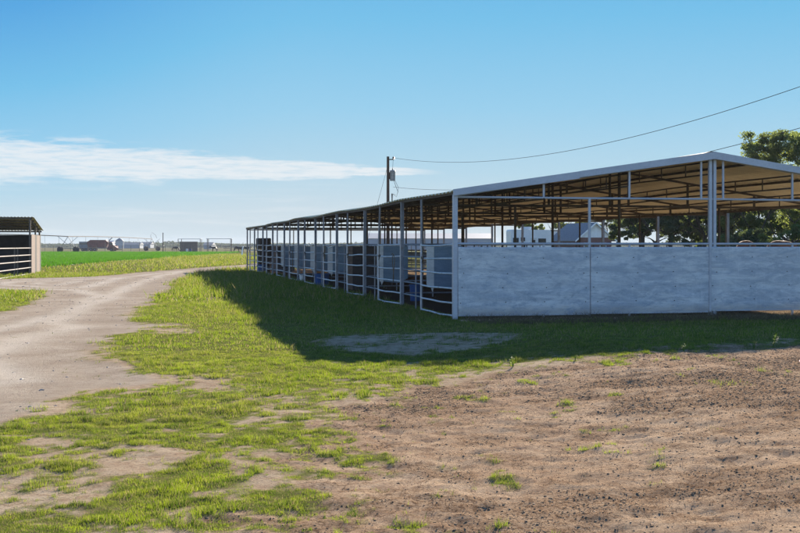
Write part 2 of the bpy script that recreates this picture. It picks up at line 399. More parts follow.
BARE = [[G(*p) for p in q] for q in (
    ((335, 341), (370, 335), (440, 334), (505, 337), (512, 345), (470, 353), (400, 355), (350, 352)),
    ((200, 381), (214, 378), (232, 383), (222, 388), (205, 387)),
    ((150, 330), (176, 327), (184, 332), (160, 334)),
    ((200, 300), (215, 297), (222, 302), (205, 304)),
    ((0, 448), (40, 436), (78, 450), (120, 448), (160, 445), (178, 452), (150, 470), (110, 482), (75, 505), (30, 512), (-60, 510), (-60, 462)),
    ((170, 508), (205, 500), (225, 512), (190, 520)))]
CROP = [(-27.5, 88), (-30.8, 126), (-31.7, 152), (-36.3, 221), (-40, 290), (-150, 300), (-170, 92)]
def masks(x, y):
    """grass cover 0..1, road 0..1, lot 0..1, litter 0..1"""
    wig = (fbm(x * 0.9, y * 0.9, 21, 4) - 0.5)
    sc_ = np.clip(y / 16, 0.6, 5)
    dr = sdpoly(x, y, ROAD) + wig * 0.9 * np.clip(sc_, 0.6, 1.5)
    dl = sdpoly(x, y, LOT) + wig * 1.5
    road = 1 - sstep(dr, -0.12, 0.22)
    lot = 1 - sstep(dl, -0.2, 0.35)
    g = np.ones_like(x)
    g = np.minimum(g, sstep(dr, -0.5, 1.0)); g = np.minimum(g, sstep(dl, -1.4, 1.5))
    for i, b in enumerate(BARE):
        db = sdpoly(x, y, b) + wig * 1.1
        g = np.minimum(g, sstep(db, -0.25, 0.9) + (0.54 if i >= 4 else 0.34))
    u, v = barn_uv(x, y)
    inside = (u > 0.3) & (u < 2 * W + 4) & (v > -0.5) & (v < BL + 2)
    front = (v > -2.2) & (v <= -0.2) & (u > 0.0)
    g = np.where(inside, 0.03, g)
    g = np.where(front, np.minimum(g, sstep(-v + wig * 1.8, 0.35, 1.3)), g)
    return np.clip(g, 0, 1), road, lot, front * 1.0
def cover(x, y):
    """ragged final cover: the mask broken up by clump noise"""
    g, road, lot, fr = masks(x, y)
    n = 0.38 * fbm(x * 2.0, y * 1.5, 5, 4, 0.65) + 0.62 * fbm(x * 7.5, y * 5.5, 6, 3, 0.75); n2 = fbm(x * 0.55, y * 0.4, 9, 3)
    near = 1 - sstep(y, 14, 20)
    thin = near * 0.24 * (1 - sstep(y, 7.5, 9.2) * 0.0) * sstep(0.62 - n2, 0.0, 0.2)
    lush = sdpoly(x, y, [G(-60, 560), G(-20, 520), G(60, 512), G(140, 475), G(200, 470), G(250, 490), G(235, 560)])
    thin = thin * sstep(lush, -0.4, 0.4)
    thr = 0.93 - g * (0.68 - 0.145 * near) + thin * .3
    c = sstep(n + 0.25 * (n2 - 0.5) + 0.12, thr - 0.09, thr + 0.10)
    # loose green tufts straying over the bare lot and the road edge
    st = sstep(fbm(x * 2.6, y * 2.0, 33, 4, 0.7), 0.66, 0.74) * lot * sstep(sdpoly(x, y, LOT), -3.6, -1.6)
    st2 = sstep(fbm(x * 1.2, y * 1.5, 37, 4, 0.65), 0.66, 0.70) * lot * (sstep(y, 15.2, 16.2) * (1 - sstep(y, 18, 19)))
    return np.clip(np.maximum(c, np.maximum(st * 0.9, st2 * 0.6)), 0, 1), road, lot, fr

def axis(segs):
    out = [segs[0][0]]
    for a, b, s0, s1 in segs:
        p = out[-1]
        while p < b - 1e-6:
            t = (p - a) / (b - a); p = p + (s0 * (s1 / s0) ** t); out.append(min(p, b))
    return np.array(out)
xs = np.concatenate([-axis([(0, 7, .060, .085), (7, 24, .085, .35), (24, 90, .35, 4), (90, 900, 4, 60), (900, 9000, 60, 1500)])[::-1][:-1],
                     axis([(0, 7, .060, .085), (7, 24, .085, .6), (24, 90, .6, 5), (90, 900, 5, 60), (900, 9000, 60, 1500)])])
ys = np.concatenate([-axis([(0, 8, 1, 2), (8, 60, 2, 10), (60, 1500, 10, 300)])[::-1][:-1],
                     axis([(0, 5.5, 1, .12), (5.5, 16, .042, .09), (16, 34, .09, .25), (34, 100, .25, 1.2), (100, 900, 1.2, 60), (900, 9000, 60, 1500)])])
X, Y = np.meshgrid(xs, ys)
cov, road, lot, fr = cover(X, Y)
Z = relief(X, Y)
fine = (1 - sstep(Y, 22, 40)) * (1 - sstep(np.abs(X), 12, 20))
rough_lot = 0.035 * (fbm(X * 1.1, Y * 1.1, 51, 3) - 0.5) + 0.035 * (fbm(X * 5.0, Y * 5.0, 52, 3, 0.6) - 0.5) + 0.045 * (fbm(X * 9, Y * 9, 57, 3, .7) - .5)
prints = -0.010 * sstep(fbm(X * 4.2, Y * 4.2, 61, 2), 0.66, 0.80)
Z = Z + fine * np.clip(lot, 0, 1) * (rough_lot + prints) * 1.0
litter = sstep(fbm(X * .8, Y * 1.1, 95, 5, .7), .42, .64) * lot + .8 * sstep(fbm(X * 2.4, Y * 2.9, 97, 4, .7), .50, .68) * lot
litter = np.clip(litter, 0, 1)
drd = sdpoly(X, Y, ROAD) + .5 * (fbm(X * .25, Y * .25, 77, 3) - .5)
trackm = sum(np.exp(-((drd + c_) / w_) ** 2) * a_ for c_, w_, a_ in ((1.5, .35, .9), (3.2, .38, 1), (4.6, .3, .7), (6.2, .35, .7))) * (.45 + .55 * fbm(X * .7, Y * .5, 78, 3))
ruts = -.02 * trackm + np.sin((sdpoly(X, Y, ROAD)) * 2.4) * 0.014
Z = Z + fine * road * (0.010 * (fbm(X * 6, Y * 6, 71, 3) - 0.5) + ruts)
Z = Z + fine * (1 - lot) * (1 - road) * 0.03 * (fbm(X * 3, Y * 3, 75, 3) - 0.5)
ny, nx = X.shape
V = np.stack([X.ravel(), Y.ravel(), Z.ravel()], 1)
idx = np.arange(nx * ny).reshape(ny, nx)
quads = np.stack([idx[:-1, :-1], idx[:-1, 1:], idx[1:, 1:], idx[1:, :-1]], -1).reshape(-1, 4)
def qmean(a): return ((a[:-1, :-1] + a[:-1, 1:] + a[1:, 1:] + a[1:, :-1]) / 4).ravel()
rq = qmean(road) > 0.5; lq = (qmean(lot) > 0.5) & ~rq
u_, v_ = barn_uv(X, Y); iq = (qmean(((u_ > 0.05) & (u_ < 2 * W) & (v_ > 0.0) & (v_ < BL)).astype(float)) > 0.5)
barnm = ((u_ > 0.15) & (u_ < 2 * W - .2) & (v_ > 0.1) & (v_ < BL)) * np.where(u_ > 8, .45, 1.0)  # right part of the floor kept paler: the sunlit strip put into its colour
fieldm = np.clip(sstep(Y, 285, 330), 0, 1)

def ground_mat():
    m, t, b, out = new_mat('ground_cover')
    tc = t.add('ShaderNodeTexCoord'); P = tc.outputs['Object']
    def attr(n):
        a = t.add('ShaderNodeAttribute', attribute_name=n); return a.outputs['Fac']
    cv_, rd, lt, fd = attr('cover'), attr('road'), attr('lot'), attr('field')
    n_s = t.noise(P, 60, 4, 0.7); n_m = t.noise(P, 7, 5, 0.6); n_l = t.noise(P, 0.7, 5, 0.6, 0.4); n_g = t.noise(P, 180, 2, 0.6)
    n_k = t.noise(P, 24, 6, 0.75, 0.3)
    soil = t.mix(t.ramp(n_l, 0.35, 0.65), (0.52, 0.375, 0.25), (0.43, 0.295, 0.19))
    pale = t.mix(t.ramp(n_l, 0.35, 0.65), (0.52, 0.405, 0.28), (0.43, 0.325, 0.22))
    grav = t.mix(t.ramp(n_l, 0.35, 0.65), (0.47, 0.385, 0.295), (0.37, 0.295, 0.22))
    base = t.mix(lt, pale, soil)
    base = t.mix(t.ramp(n_m, 0.44, 0.66, 0.0, 0.5), base, (0.27, 0.165, 0.10))
    n_w = t.noise(P, 2.2, 6, 0.7, 0.5)
    base = t.mix(t.ramp(n_w, 0.48, 0.64, 0.0, 0.40), base, (0.31, 0.20, 0.13))
    lit = attr('litter')
    base = t.mix(t.math('MULTIPLY', t.math('MULTIPLY', lit, t.ramp(n_k, .47, .58)), .85), base, (0.12, 0.075, 0.045))
    base = t.mix(t.math('MULTIPLY', lit, .42), base, (0.22, 0.13, 0.072))
    base = t.mix(t.ramp(n_k, 0.52, 0.66, 0.0, 0.62), base, (0.15, 0.092, 0.06))
    base = t.mix(t.ramp(n_s, 0.55, 0.72, 0.0, 0.5), base, (0.58, 0.44, 0.33))
    grav = t.mix(t.ramp(n_g, 0.5, 0.75, 0.0, 0.4), grav, (0.22, 0.18, 0.15))
    grav = t.mix(t.ramp(n_m, 0.42, 0.66, 0.0, 0.45), grav, (0.32, 0.24, 0.185))
    grav = t.mix(t.math('MULTIPLY', attr('track'), .75), grav, (0.66, 0.58, 0.48))
    base = t.mix(rd, base, grav)
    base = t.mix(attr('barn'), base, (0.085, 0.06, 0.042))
    thatch = t.mix(t.ramp(n_m, 0.35, 0.7), (0.12, 0.14, 0.03), (0.22, 0.18, 0.08))
    thatch = t.mix(t.ramp(n_s, 0.45, 0.7, 0.0, 0.6), thatch, (0.07, 0.09, 0.02))
    c = t.mix(cv_, base, thatch)
    field = t.mix(t.ramp(t.noise(P, 0.02, 5, 0.6, 1.0), 0.4, 0.6), (0.24, 0.20, 0.12), (0.19, 0.20, 0.10))
    c = t.mix(fd, c, field)
    t.link(c, b.inputs['Base Color']); b.inputs['Roughness'].default_value = 1.0; b.inputs['Specular IOR Level'].default_value = 0.0
    bp = t.add('ShaderNodeBump'); bp.inputs['Strength'].default_value = 1.0; bp.inputs['Distance'].default_value = 0.014
    h = t.math('ADD', t.math('ADD', t.math('MULTIPLY', n_s, 1.0), t.math('MULTIPLY', n_g, 0.4)), t.math('MULTIPLY', n_k, 2.0))
    t.link(h, bp.inputs['Height']); t.link(bp.outputs[0], b.inputs['Normal'])
    return m
M['ground'] = ground_mat()
def sub_mesh(name, sel, kind='structure'):
    q = quads[sel]; used, inv = np.unique(q, return_inverse=True)
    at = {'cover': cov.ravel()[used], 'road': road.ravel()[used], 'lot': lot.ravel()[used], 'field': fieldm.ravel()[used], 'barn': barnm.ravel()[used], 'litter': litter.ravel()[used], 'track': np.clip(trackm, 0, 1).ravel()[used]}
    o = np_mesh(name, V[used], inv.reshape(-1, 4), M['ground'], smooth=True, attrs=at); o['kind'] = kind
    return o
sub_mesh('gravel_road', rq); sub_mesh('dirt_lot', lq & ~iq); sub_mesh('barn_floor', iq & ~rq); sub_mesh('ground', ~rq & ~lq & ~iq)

# ------------------------------------------------------------------ grass, clods, crop (uncountable)
def ground_z(x, y):
    # sample the grid bilinearly
    i = np.clip(np.searchsorted(xs, x) - 1, 0, nx - 2); j = np.clip(np.searchsorted(ys, y) - 1, 0, ny - 2)
    fx = (x - xs[i]) / (xs[i + 1] - xs[i]); fy = (y - ys[j]) / (ys[j + 1] - ys[j])
    return (Z[j, i] * (1 - fx) + Z[j, i + 1] * fx) * (1 - fy) + (Z[j + 1, i] * (1 - fx) + Z[j + 1, i + 1] * fx) * fy
def blades(x, y, h, w, lean=0.5, segs=2, z=None):
    n = len(x); z = ground_z(x, y) if z is None else z
    a = rng.uniform(0, 2 * np.pi, n); la = rng.uniform(0, 2 * np.pi, n); lm = rng.uniform(0.1, 1, n) * lean * h
    dx, dy = np.cos(a) * w / 2, np.sin(a) * w / 2; lx, ly = np.cos(la) * lm, np.sin(la) * lm
    b0 = np.stack([x - dx, y - dy, z - 0.01], 1); b1 = np.stack([x + dx, y + dy, z - 0.01], 1)
    tip = np.stack([x + lx, y + ly, z + h], 1)
    if segs == 1:
        V_ = np.stack([b0, b1, tip], 1).reshape(-1, 3); k = np.arange(n) * 3
        return V_, [np.stack([k, k + 1, k + 2], 1)]
    m0 = np.stack([x - dx * .8 + lx * .3, y - dy * .8 + ly * .3, z + h * .6], 1); m1 = np.stack([x + dx * .8 + lx * .3, y + dy * .8 + ly * .3, z + h * .6], 1)
    V_ = np.stack([b0, b1, m1, m0, tip], 1).reshape(-1, 3); k = np.arange(n) * 5
    return V_, [np.stack([k, k + 1, k + 2, k + 3], 1), np.stack([k + 3, k + 2, k + 4], 1)]
def sample(n, y0, y1, side=1.6, k=0.37):     # even density over a widening strip
    y = np.sqrt(rng.uniform(0, 1, n) * (y1 ** 2 - y0 ** 2) + y0 ** 2); x = rng.uniform(-1, 1, n) * (k * y + side); return x, y
parts_v, parts_q, parts_t = [], [], []; off = 0
def push(V_, fs):
    global off
    for f_ in fs: (parts_q if f_.shape[1] == 4 else parts_t).append(f_ + off)
    parts_v.append(V_); off += len(V_)
for (n, y0, y1, h, w, segs, side) in ((900000, 5.8, 11, .022, .0045, 1, 1.2), (760000, 11, 18, .026, .0065, 1, 2), (520000, 18, 34, .036, .012, 1, 4), (230000, 34, 70, .085, .028, 1, 6), (110000, 70, 230, .12, .07, 1, 10)):
    x, y = sample(n, y0, y1, side)
    if y0 >= 34: x = np.where(x > 0, -x * rng.uniform(0.6, 1, n), x)   # beyond the barn front only the left is open grass
    c, rd, lt, fr_ = cover(x, y)
    if y0 >= 70:
        dc = sdpoly(x, y, CROP); c = np.where(dc < 0, 0, c)
    keep = rng.uniform(0, 1, n) < c ** 1.3 * (0.35 + 0.65 * sstep(fbm(x * 9, y * 6, 83, 2), .25, .6))
    x, y = x[keep], y[keep]; m_ = len(x)
    hn = 0.15 + 1.1 * fbm(x * 1.1, y * 1.1, 81, 3) ** 1.3 + 2.2 * np.clip(fbm(x * 5.5, y * 4.5, 82, 3) - 0.40, 0, 1) ** 1.2 * 2.1
    sh = 1 + 1.1 * sstep(barn_uv(x, y)[0], -7, -3) * (1 - .75 * sstep(barn_uv(x, y)[0], -1.2, -.3)) * (barn_uv(x, y)[1] > -1) * (y > 22)
    hh = h * hn * sh * rng.uniform(0.5, 1.3, m_)
    push(*blades(x, y, hh, w * rng.uniform(0.6, 1.2, m_), 0.85, segs))
nv = np.concatenate(parts_v)
tag(np_mesh('grass', nv, [np.concatenate(p_) for p_ in (parts_q, parts_t) if p_], M['grass']), 'short patchy yellow-green grass between gravel track and bare dirt', 'grass', kind='stuff')
# strip of dead stems and litter along the foot of the wall, and thin straw over the lot
n = 26000; uu = rng.uniform(0.1, 14, n); vv = -rng.uniform(0.05, 1.9, n) ** 1.0
xx = A.x + uu * cu - vv * su; yy = A.y + uu * su + vv * cu
va, fa = blades(xx, yy, rng.uniform(.02, .16, n) * (.3 + 1.3 * fbm(xx * 2.2, yy * 2.2, 131, 3)) * np.where(vv < -.5, .7, 1), rng.uniform(.006, .014, n), 2.0, 1)
x2, y2 = sample(200000, 6, 20, 2); c2_, _, l2, _ = cover(x2, y2)
k2 = (l2 > 0.5) & (rng.uniform(0, 1, len(x2)) < 0.15 + 0.85 * sstep(fbm(x2 * 0.9, y2 * 0.9, 91, 4), 0.5, 0.65)); x2, y2 = x2[k2], y2[k2]
vb, fb = blades(x2, y2, rng.uniform(.004, .018, len(x2)), rng.uniform(.003, .006, len(x2)), 5.0, 1)
tag(np_mesh('dry_stalks', np.concatenate([va, vb]), np.concatenate([fa[0], fb[0] + len(va)]), M['straw']), 'dry brown stalks and litter at the foot of the metal wall', 'dry grass', kind='stuff')
# clods and stones
def clods(n, x, y, s, name, mat, label, cat):
    ico = np.array([(0, 0, 1), (.9, 0, .3), (.28, .85, .35), (-.72, .53, .3), (-.72, -.53, .4), (.28, -.85, .3), (.6, .5, -.5), (-.3, .9, -.5), (-.9, 0, -.5), (-.3, -.9, -.5), (.7, -.5, -.5)])
    fa_ = np.array([(0, 1, 2), (0, 2, 3), (0, 3, 4), (0, 4, 5), (0, 5, 1), (1, 6, 2), (2, 7, 3), (3, 8, 4), (4, 9, 5), (5, 10, 1), (1, 10, 6), (2, 6, 7), (3, 7, 8), (4, 8, 9), (5, 9, 10)])
    a = rng.uniform(0, 2 * np.pi, n); ca, sa = np.cos(a)[:, None], np.sin(a)[:, None]
    j = ico[None] * rng.uniform(0.65, 1.3, (n, 11, 1)) * np.stack([rng.uniform(.9, 2.0, n), rng.uniform(.7, 1.1, n), rng.uniform(.3, .6, n)], 1)[:, None]
    px = (j[..., 0] * ca - j[..., 1] * sa) * s[:, None] + x[:, None]; py = (j[..., 0] * sa + j[..., 1] * ca) * s[:, None] + y[:, None]
    pz = j[..., 2] * s[:, None] + (ground_z(x, y) + s * 0.15)[:, None]
    V_ = np.stack([px, py, pz], -1).reshape(-1, 3); F_ = (fa_[None] + (np.arange(n) * 11)[:, None, None]).reshape(-1, 3)
    return tag(np_mesh(name, V_, F_, mat), label, cat, kind='stuff')
M['clod'] = simple('dark_soil_clod', (0.20, 0.13, 0.08), 0.95, var=0.4, scale=20, isl=0.45)
M['stone'] = simple('pale_gravel_stone', (0.36, 0.32, 0.29), 0.9, var=0.3, scale=20, isl=0.4)
x, y = sample(420000, 5.8, 24, 2.0); c, rd, lt, _ = cover(x, y)
dens = sstep(fbm(x * .8, y * 1.1, 95, 5, .7), .44, .66); k = (lt > .5) & (c < .5) & (rng.uniform(0, 1, len(x)) < .07 + .22 * sstep(x, 0, 4) + .9 * dens); x, y = x[k], y[k]
s = np.clip(0.0032 * np.exp(rng.normal(0, .45, len(x))), .0014, .0065) * (1 + 0.035 * y)
clods(len(x), x, y, s, 'soil_clods', M['clod'], 'dark crumbs and clods of soil and dung scattered over the bare dirt', 'soil')
x, y = sample(26000, 5.8, 60, 3.0); c, rd, lt, _ = cover(x, y)
k = (rng.uniform(0, 1, len(x)) < .02 + .35 * rd * (y < 60) + .0 * (lt > .5)) & (lt < .5) & (c < .5); x, y = x[k], y[k]
s = np.clip(0.006 * np.exp(rng.normal(0, .45, len(x))), .003, .02) * (1 + 0.02 * y)
clods(len(x), x, y, s, 'gravel_stones', M['stone'], 'small pale stones loose on the gravel track', 'gravel')
# crop field
n = 150000
y = np.where(rng.uniform(0, 1, n) < .55, rng.uniform(87, 150, n), rng.uniform(150, 300, n)); x = -27 - rng.uniform(0, 1, n) ** 1.1 * (y * 0.16 + 14) - (y - 87) * .02
k = sdpoly(x, y, CROP) + 1.2 * (fbm(x * .3, y * .3, 101, 3) - .5) < 0; x, y = x[k], y[k]
V1, f1 = blades(x, y, .30 * rng.uniform(.6, 1.25, len(x)) * (0.75 + .5 * fbm(x * .15, y * .15, 103, 3)), .10 * np.maximum(1, y / 150), .7, 1)
tag(np_mesh('crop_rows', V1, f1, M['crop']), 'bright green low crop field beyond the gravel track', 'crop field', kind='stuff')
m, t, b, out = new_mat('crop_floor'); b.inputs['Base Color'].default_value = (0.035, 0.10, 0.012, 1); b.inputs['Roughness'].default_value = 1; M['crop_floor'] = m
t.link(t.mix(t.ramp(t.noise(t.add('ShaderNodeTexCoord').outputs['Object'], 0.6, 4), .35, .65), (0.035, .11, .012), (.05, .14, .018)), b.inputs['Base Color'])
mb = MB(); mb.prism([(x, y, 0.02) for x, y in CROP[::-1]], (0, 0, .01))
o = mb.build('crop_floor', M['crop_floor']); o['kind'] = 'structure'

# ------------------------------------------------------------------ big open barn
barn = empty('livestock_barn', A, BROT)
tag(barn, 'long open-sided metal livestock barn with low gable roof and pipe pens', 'barn')
sag = [0.0, .02, -.035, .01, -.03, .03, -.01, .03, -.02, .0, .01]
def sg(v):
    t = min(max(v / BAY, 0), NB - 1e-6); i = int(t); f_ = t - i; f_ = f_ * f_ * (3 - 2 * f_); return sag[i] * (1 - f_) + sag[i + 1] * f_
def roof_z(u, v=0.0): return 2.885 + 0.95 * (1 - abs(u - W) / W) + sg(v)
def pipe_part(name, p, q, r, mat, n=8, parent=barn): return MB().tube([p, q], r, n).build(name, mat, parent, True)
def square_post(name, x, y, z, w, mat, lean=0.0, z0=-.1):
    return MB().beam((x, y, z0), (x + 0.0, y + lean, z), w, w).build(name, mat, barn)
# posts
for k in range(NB + 1):
    v = k * BAY
    mt = M['trim'] if k == 0 else M['pipe']  # same paint all through; sky light on the front frame put into its colour
    square_post('post', 0.0, v, roof_z(0, v) - .07, .10 if k == 0 else .085, mt, lean=random.uniform(-.03, .03) if k else 0)
    square_post('post', 2 * W, v, roof_z(0, v) - .07, .10, M['pipe'])
    mb = MB(); zt = roof_z(W, v) - .12
    if k == 0: mb.beam((W - .055, v, -.1), (W - .055, v, zt), .075, .075).beam((W + .055, v, -.1), (W + .055, v, zt), .075, .075)
    else: mb.beam((W, v, -.1), (W, v, zt), .065, .065)
    mb.build('ridge_post', mt if k == 0 else M['steel'], barn)
    for t_ in (.51, 1.49):
        MB().tube([(t_ * W, v, -.1), (t_ * W, v, 2.76 + sg(v))], .035, 8).build('post', mt if k == 0 else M['steel'], barn, True)
    if k < NB:
        lean = .22 if k == 1 else (.05 if k % 3 == 2 else 0)
        MB().tube([(0, v + .588 * BAY, -.05), (0, v + .588 * BAY + lean * .35, 1.2), (0, v + .588 * BAY - lean, roof_z(0, v) - .06)], .033, 8).build('gate_post', M['pipe'], barn, True)
# cross frames
TS = (1 / 3, 2 / 3, .955, 1.045, 4 / 3, 5 / 3)
for k in range(NB + 1):
    v = k * BAY; s_ = sg(v); mb = MB()
    mt = M['trim'] if k == 0 else M['steel']; r_ = .026 if k == 0 else .032  # front truss paler than the inner ones: its sky light is in the colour
    mb.tube([(0, v, 2.76 + s_), (W * .5, v, 2.755 + s_), (W, v, 2.765 + s_), (W * 1.5, v, 2.75 + s_), (2 * W, v, 2.76 + s_)], r_, 8)
    mb.tube([(0, v, roof_z(0, v) - .09), (W, v, roof_z(W, v) - .09), (2 * W, v, roof_z(0, v) - .09)], .035, 6)
    for t_ in TS:
        mb.tube([(t_ * W, v, 2.76 + s_), (t_ * W, v, roof_z(t_ * W, v) - .09)], .03 if k == 0 else .038, 8)
    mb.build('roof_truss', mt, barn, True)
# lengthwise open-web girders
for t_ in TS[:2] + (1.0,) + TS[4:]:
    mb = MB(); u = t_ * W; N = NB * 4; dz = .30
    pts = [(u, BL * i / N, roof_z(u, BL * i / N) - .17) for i in range(N + 1)]
    mb.tube(pts, .022, 6); lo = [(u, p[1], p[2] - dz) for p in pts]; mb.tube(lo, .022, 6)
    for i in range(N + 1):
        mb.tube([pts[i], lo[i]], .016 if i % 4 else .03, 6)
    mb.build('roof_girder', M['steel'], barn, True)
for t_ in (.0, .17, .5, .83, 1.17, 1.5, 1.83, 2.0):
    mb = MB(); u = t_ * W + (.03 if t_ == 0 else (-.03 if t_ == 2 else 0))
    pts = [(u, BL * i / 20, roof_z(u, BL * i / 20) - .045) for i in range(21)]
    for a, b_ in zip(pts[:-1], pts[1:]): mb.beam(a, b_, .05, .06)
    mb.build('purlin', M['steel'], barn)
# roof sheets, corrugated
def roof_sheet(side):
    per = .34; nvv = int((BL + .3) / per) * 4; vs = np.linspace(-.12, BL + .15, nvv + 1)
    us = np.linspace(0, 1, 9); Vv = []
    tk = np.array([0, 1, 1, 0]); wave = np.array([tk[i % 4] * .034 for i in range(nvv + 1)])
    sgv = np.array([sg(v) for v in vs])
    jit = (fbm(vs * .35, vs * 0 + side * 3, 5, 3) - .5) * .05
    for uu_ in us:
        u = (-.07 + (W + .07) * uu_) if side == 0 else (2 * W + .07 - (W + .07) * uu_)
        zz = 2.885 + .95 * (1 - abs(u - W) / W) + sgv + wave + jit * (1 - uu_)
        Vv.append(np.stack([np.full_like(vs, u), vs, zz], 1))
    Vv = np.array(Vv); n_u, n_v = Vv.shape[:2]
    low_ = Vv.copy(); low_[..., 2] -= .003
    V_ = np.concatenate([Vv.reshape(-1, 3), low_.reshape(-1, 3)]); ii = np.arange(n_u * n_v).reshape(n_u, n_v)
    q = np.stack([ii[:-1, :-1], ii[1:, :-1], ii[1:, 1:], ii[:-1, 1:]], -1).reshape(-1, 4)
    if side == 1: q = q[:, ::-1]
    q2 = (q + n_u * n_v)[:, ::-1]; e = ii[0]; N_ = n_u * n_v
    ed = np.stack([e[:-1], e[1:], e[1:] + N_, e[:-1] + N_], 1)
    np_mesh('roof_sheet', V_, np.concatenate([q, q2, ed]), M['roof'], barn)
roof_sheet(0); roof_sheet(1)
mb = MB()
for a, b_ in ((0, BL * .25), (BL * .25, BL * .5), (BL * .5, BL * .75), (BL * .75, BL)):
    mb.prism([(W - .30, a - .05, roof_z(W, a) - .005), (W - .06, a - .05, roof_z(W, a) + .058), (W + .06, a - .05, roof_z(W, a) + .058), (W + .30, a - .05, roof_z(W, a) - .005), (W, a - .05, roof_z(W, a) + .035)], (0, b_ - a + .02, 0))
mb.build('ridge_cap', M['steel'], barn)
def fascia(y, th):
    for s_, nm in ((-1, 'fascia'), (1, 'fascia')):
        e = W + s_ * (W + .08); zt = 2.925; zr = 3.875
        mid = W + s_ * (W + .08) * .53; zm = zt + (zr - zt) * .47
        for a, za, b_, zb, dy in ((e, zt, mid, zm, 0), (mid, zm + .004, W, zr + .004, -.004)):
            mb = MB(); mb.prism([(a, y + dy, za), (b_, y + dy, zb), (b_, y + dy, zb - .17), (a, y + dy, za - .145)], (0, th, 0))
            mb.build(nm, M['trim'], barn)
fascia(-.16, .03); fascia(BL + .16, .03)
# end wall of sheet metal, facing the camera
def wall_sheet(u0, u1, z0, z1, seed, y):
    n_u, n_z = 90, 30
    uu_, zz = np.meshgrid(np.linspace(u0, u1, n_u), np.linspace(z0, z1, n_z))
    d = .016 * (fbm(uu_ * 1.6, zz * 3, seed, 3) - .5) + .010 * (fbm(uu_ * 5, zz * 7, seed + 3, 2) - .5)
    # crumpled low patch and fastening dimples
    for rz in (1.38, 1.04, .70, .37):
        d = d + .006 * np.exp(-((zz - rz) / .03) ** 2)
    if seed in (201, 203): d = d + .03 * (fbm(uu_ * 3.5, zz * 9, seed + 9, 3) - .5) * np.exp(-((zz - .55) / .22) ** 2) * sstep(uu_, u0 + .1, u0 + .7)
    zz = zz + (fbm(uu_ * .6, uu_ * 0, seed + 5, 2) - .5) * .012
    fr_ = np.stack([uu_, y + d, zz], -1).reshape(-1, 3); bk = fr_ + np.array([0, .004, 0]); ii = np.arange(n_u * n_z).reshape(n_z, n_u); N_ = n_u * n_z
    q = np.stack([ii[:-1, :-1], ii[:-1, 1:], ii[1:, 1:], ii[1:, :-1]], -1).reshape(-1, 4)
    rim = [np.stack([a[:-1], a[1:], a[1:] + N_, a[:-1] + N_], 1) for a in (ii[0], ii[-1], ii[:, 0], ii[:, -1])]
    w = np_mesh('wall_sheet', np.concatenate([fr_, bk]), np.concatenate([q, (q + N_)[:, ::-1]] + rim), M['wall'], barn, smooth=False)
    w.data.polygons.foreach_set('use_smooth', np.concatenate([np.ones(2 * len(q)), np.zeros(sum(len(r) for r in rim))]).astype(bool))
    proto = None
    for rz in (1.38, 1.04, .70, .37):
        for i, uc in enumerate(np.arange(u0 + .12, u1, .98)):
            if proto is None: b_ = proto = MB().tube([(0, -.008, 0), (0, .016, 0)], .011, 8).build('bolt', M['bolt'], w)
            else: b_ = proto.copy(); col.objects.link(b_)
            b_.location = (uc + random.uniform(-.07, .07), y, rz + random.uniform(-.02, .02))
wy = -.065
wall_sheet(.055, .51 * W - .006, .06, 1.625, 201, wy)
wall_sheet(.51 * W + .006, W - .10, .075, 1.63, 203, wy - .003)
wall_sheet(W - .08, 1.49 * W - .006, .10, 1.63, 205, wy)
wall_sheet(1.49 * W + .006, 2 * W - .05, .09, 1.625, 207, wy - .003)
MB().box((W - .09, wy - .018, .86), (.05, .012, 1.55)).build('wall_seam_strip', M['trim'], barn)
MB().tube([(0, -.01, 1.70), (2 * W, -.01, 1.70)], .028, 8).build('front_top_rail', M['trim'], barn, True)
mb = MB()
for z_ in (1.38, 1.04, .70, .37): mb.tube([(0.05, .03, z_), (2 * W - .05, .03, z_)], .022, 6)
mb.build('front_rails', M['pipe'], barn, True)
for t_ in (1 / 3, 2 / 3, 4 / 3, 5 / 3):
    MB().tube([(t_ * W, .0, -.1), (t_ * W, .0, 1.70)], .03, 8).build('short_post', M['trim'], barn, True)
# pens along the left side: gate then fixed rail panel in every bay
GZ = (1.70, 1.38, 1.04, .70, .37, .085)
for k in range(NB):
    v0 = k * BAY; v1 = v0 + .588 * BAY - .04; v2 = v0 + BAY
    mb = MB(); dz = random.uniform(-.015, .015); sl = random.uniform(-.05, .0) if k else -.02
    off_u = 0.0 if k % 3 else .0
    for i, z_ in enumerate(GZ):
        if k == 3 and i == 0:
            mb.tube([(0, v0 + .1, z_), (0.02, v0 + 1.9, z_ - .12), (0, v1, z_ + .02)], .024, 8)
        mb.tube([(-.02, v0 + .09, z_ + dz), (-.02 + random.uniform(-.03, .02), v0 + 1.2, z_ + dz + sl * .35 + random.uniform(-.022, .008)), (-.02 + random.uniform(-.03, .02), v0 + 2.2, z_ + dz + sl * .7 + random.uniform(-.022, .008)), (-.02, v1, z_ + dz + sl)], .023, 8)
    for v_ in (v0 + .09, v1): mb.tube([(-.02, v_, .03), (-.02, v_, 1.71)], .025, 8)
    g = mb.build('gate', M['gate'], barn, True)
    MB().box((-.05, v1 - .3, 1.36), (.05, .22, .06)).tube([(-.05, v1 - .35, 1.40), (-.06, v1 - .30, 1.27), (-.05, v1 - .2, 1.24)], .012, 6).build('latch', M['bolt'], g)
    mb = MB()
    for i, z_ in enumerate(GZ[:-1]): mb.tube([(0.03, v1 + .1, z_ - .02), (0.03, v2 - .05, z_ - .02)], .02, 6)
    mb.tube([(.03, v1 + .8, .0), (.03, v1 + .8, 1.7)], .022, 6)
    mb.build('side_rail_panel', M['pipe'], barn, True)
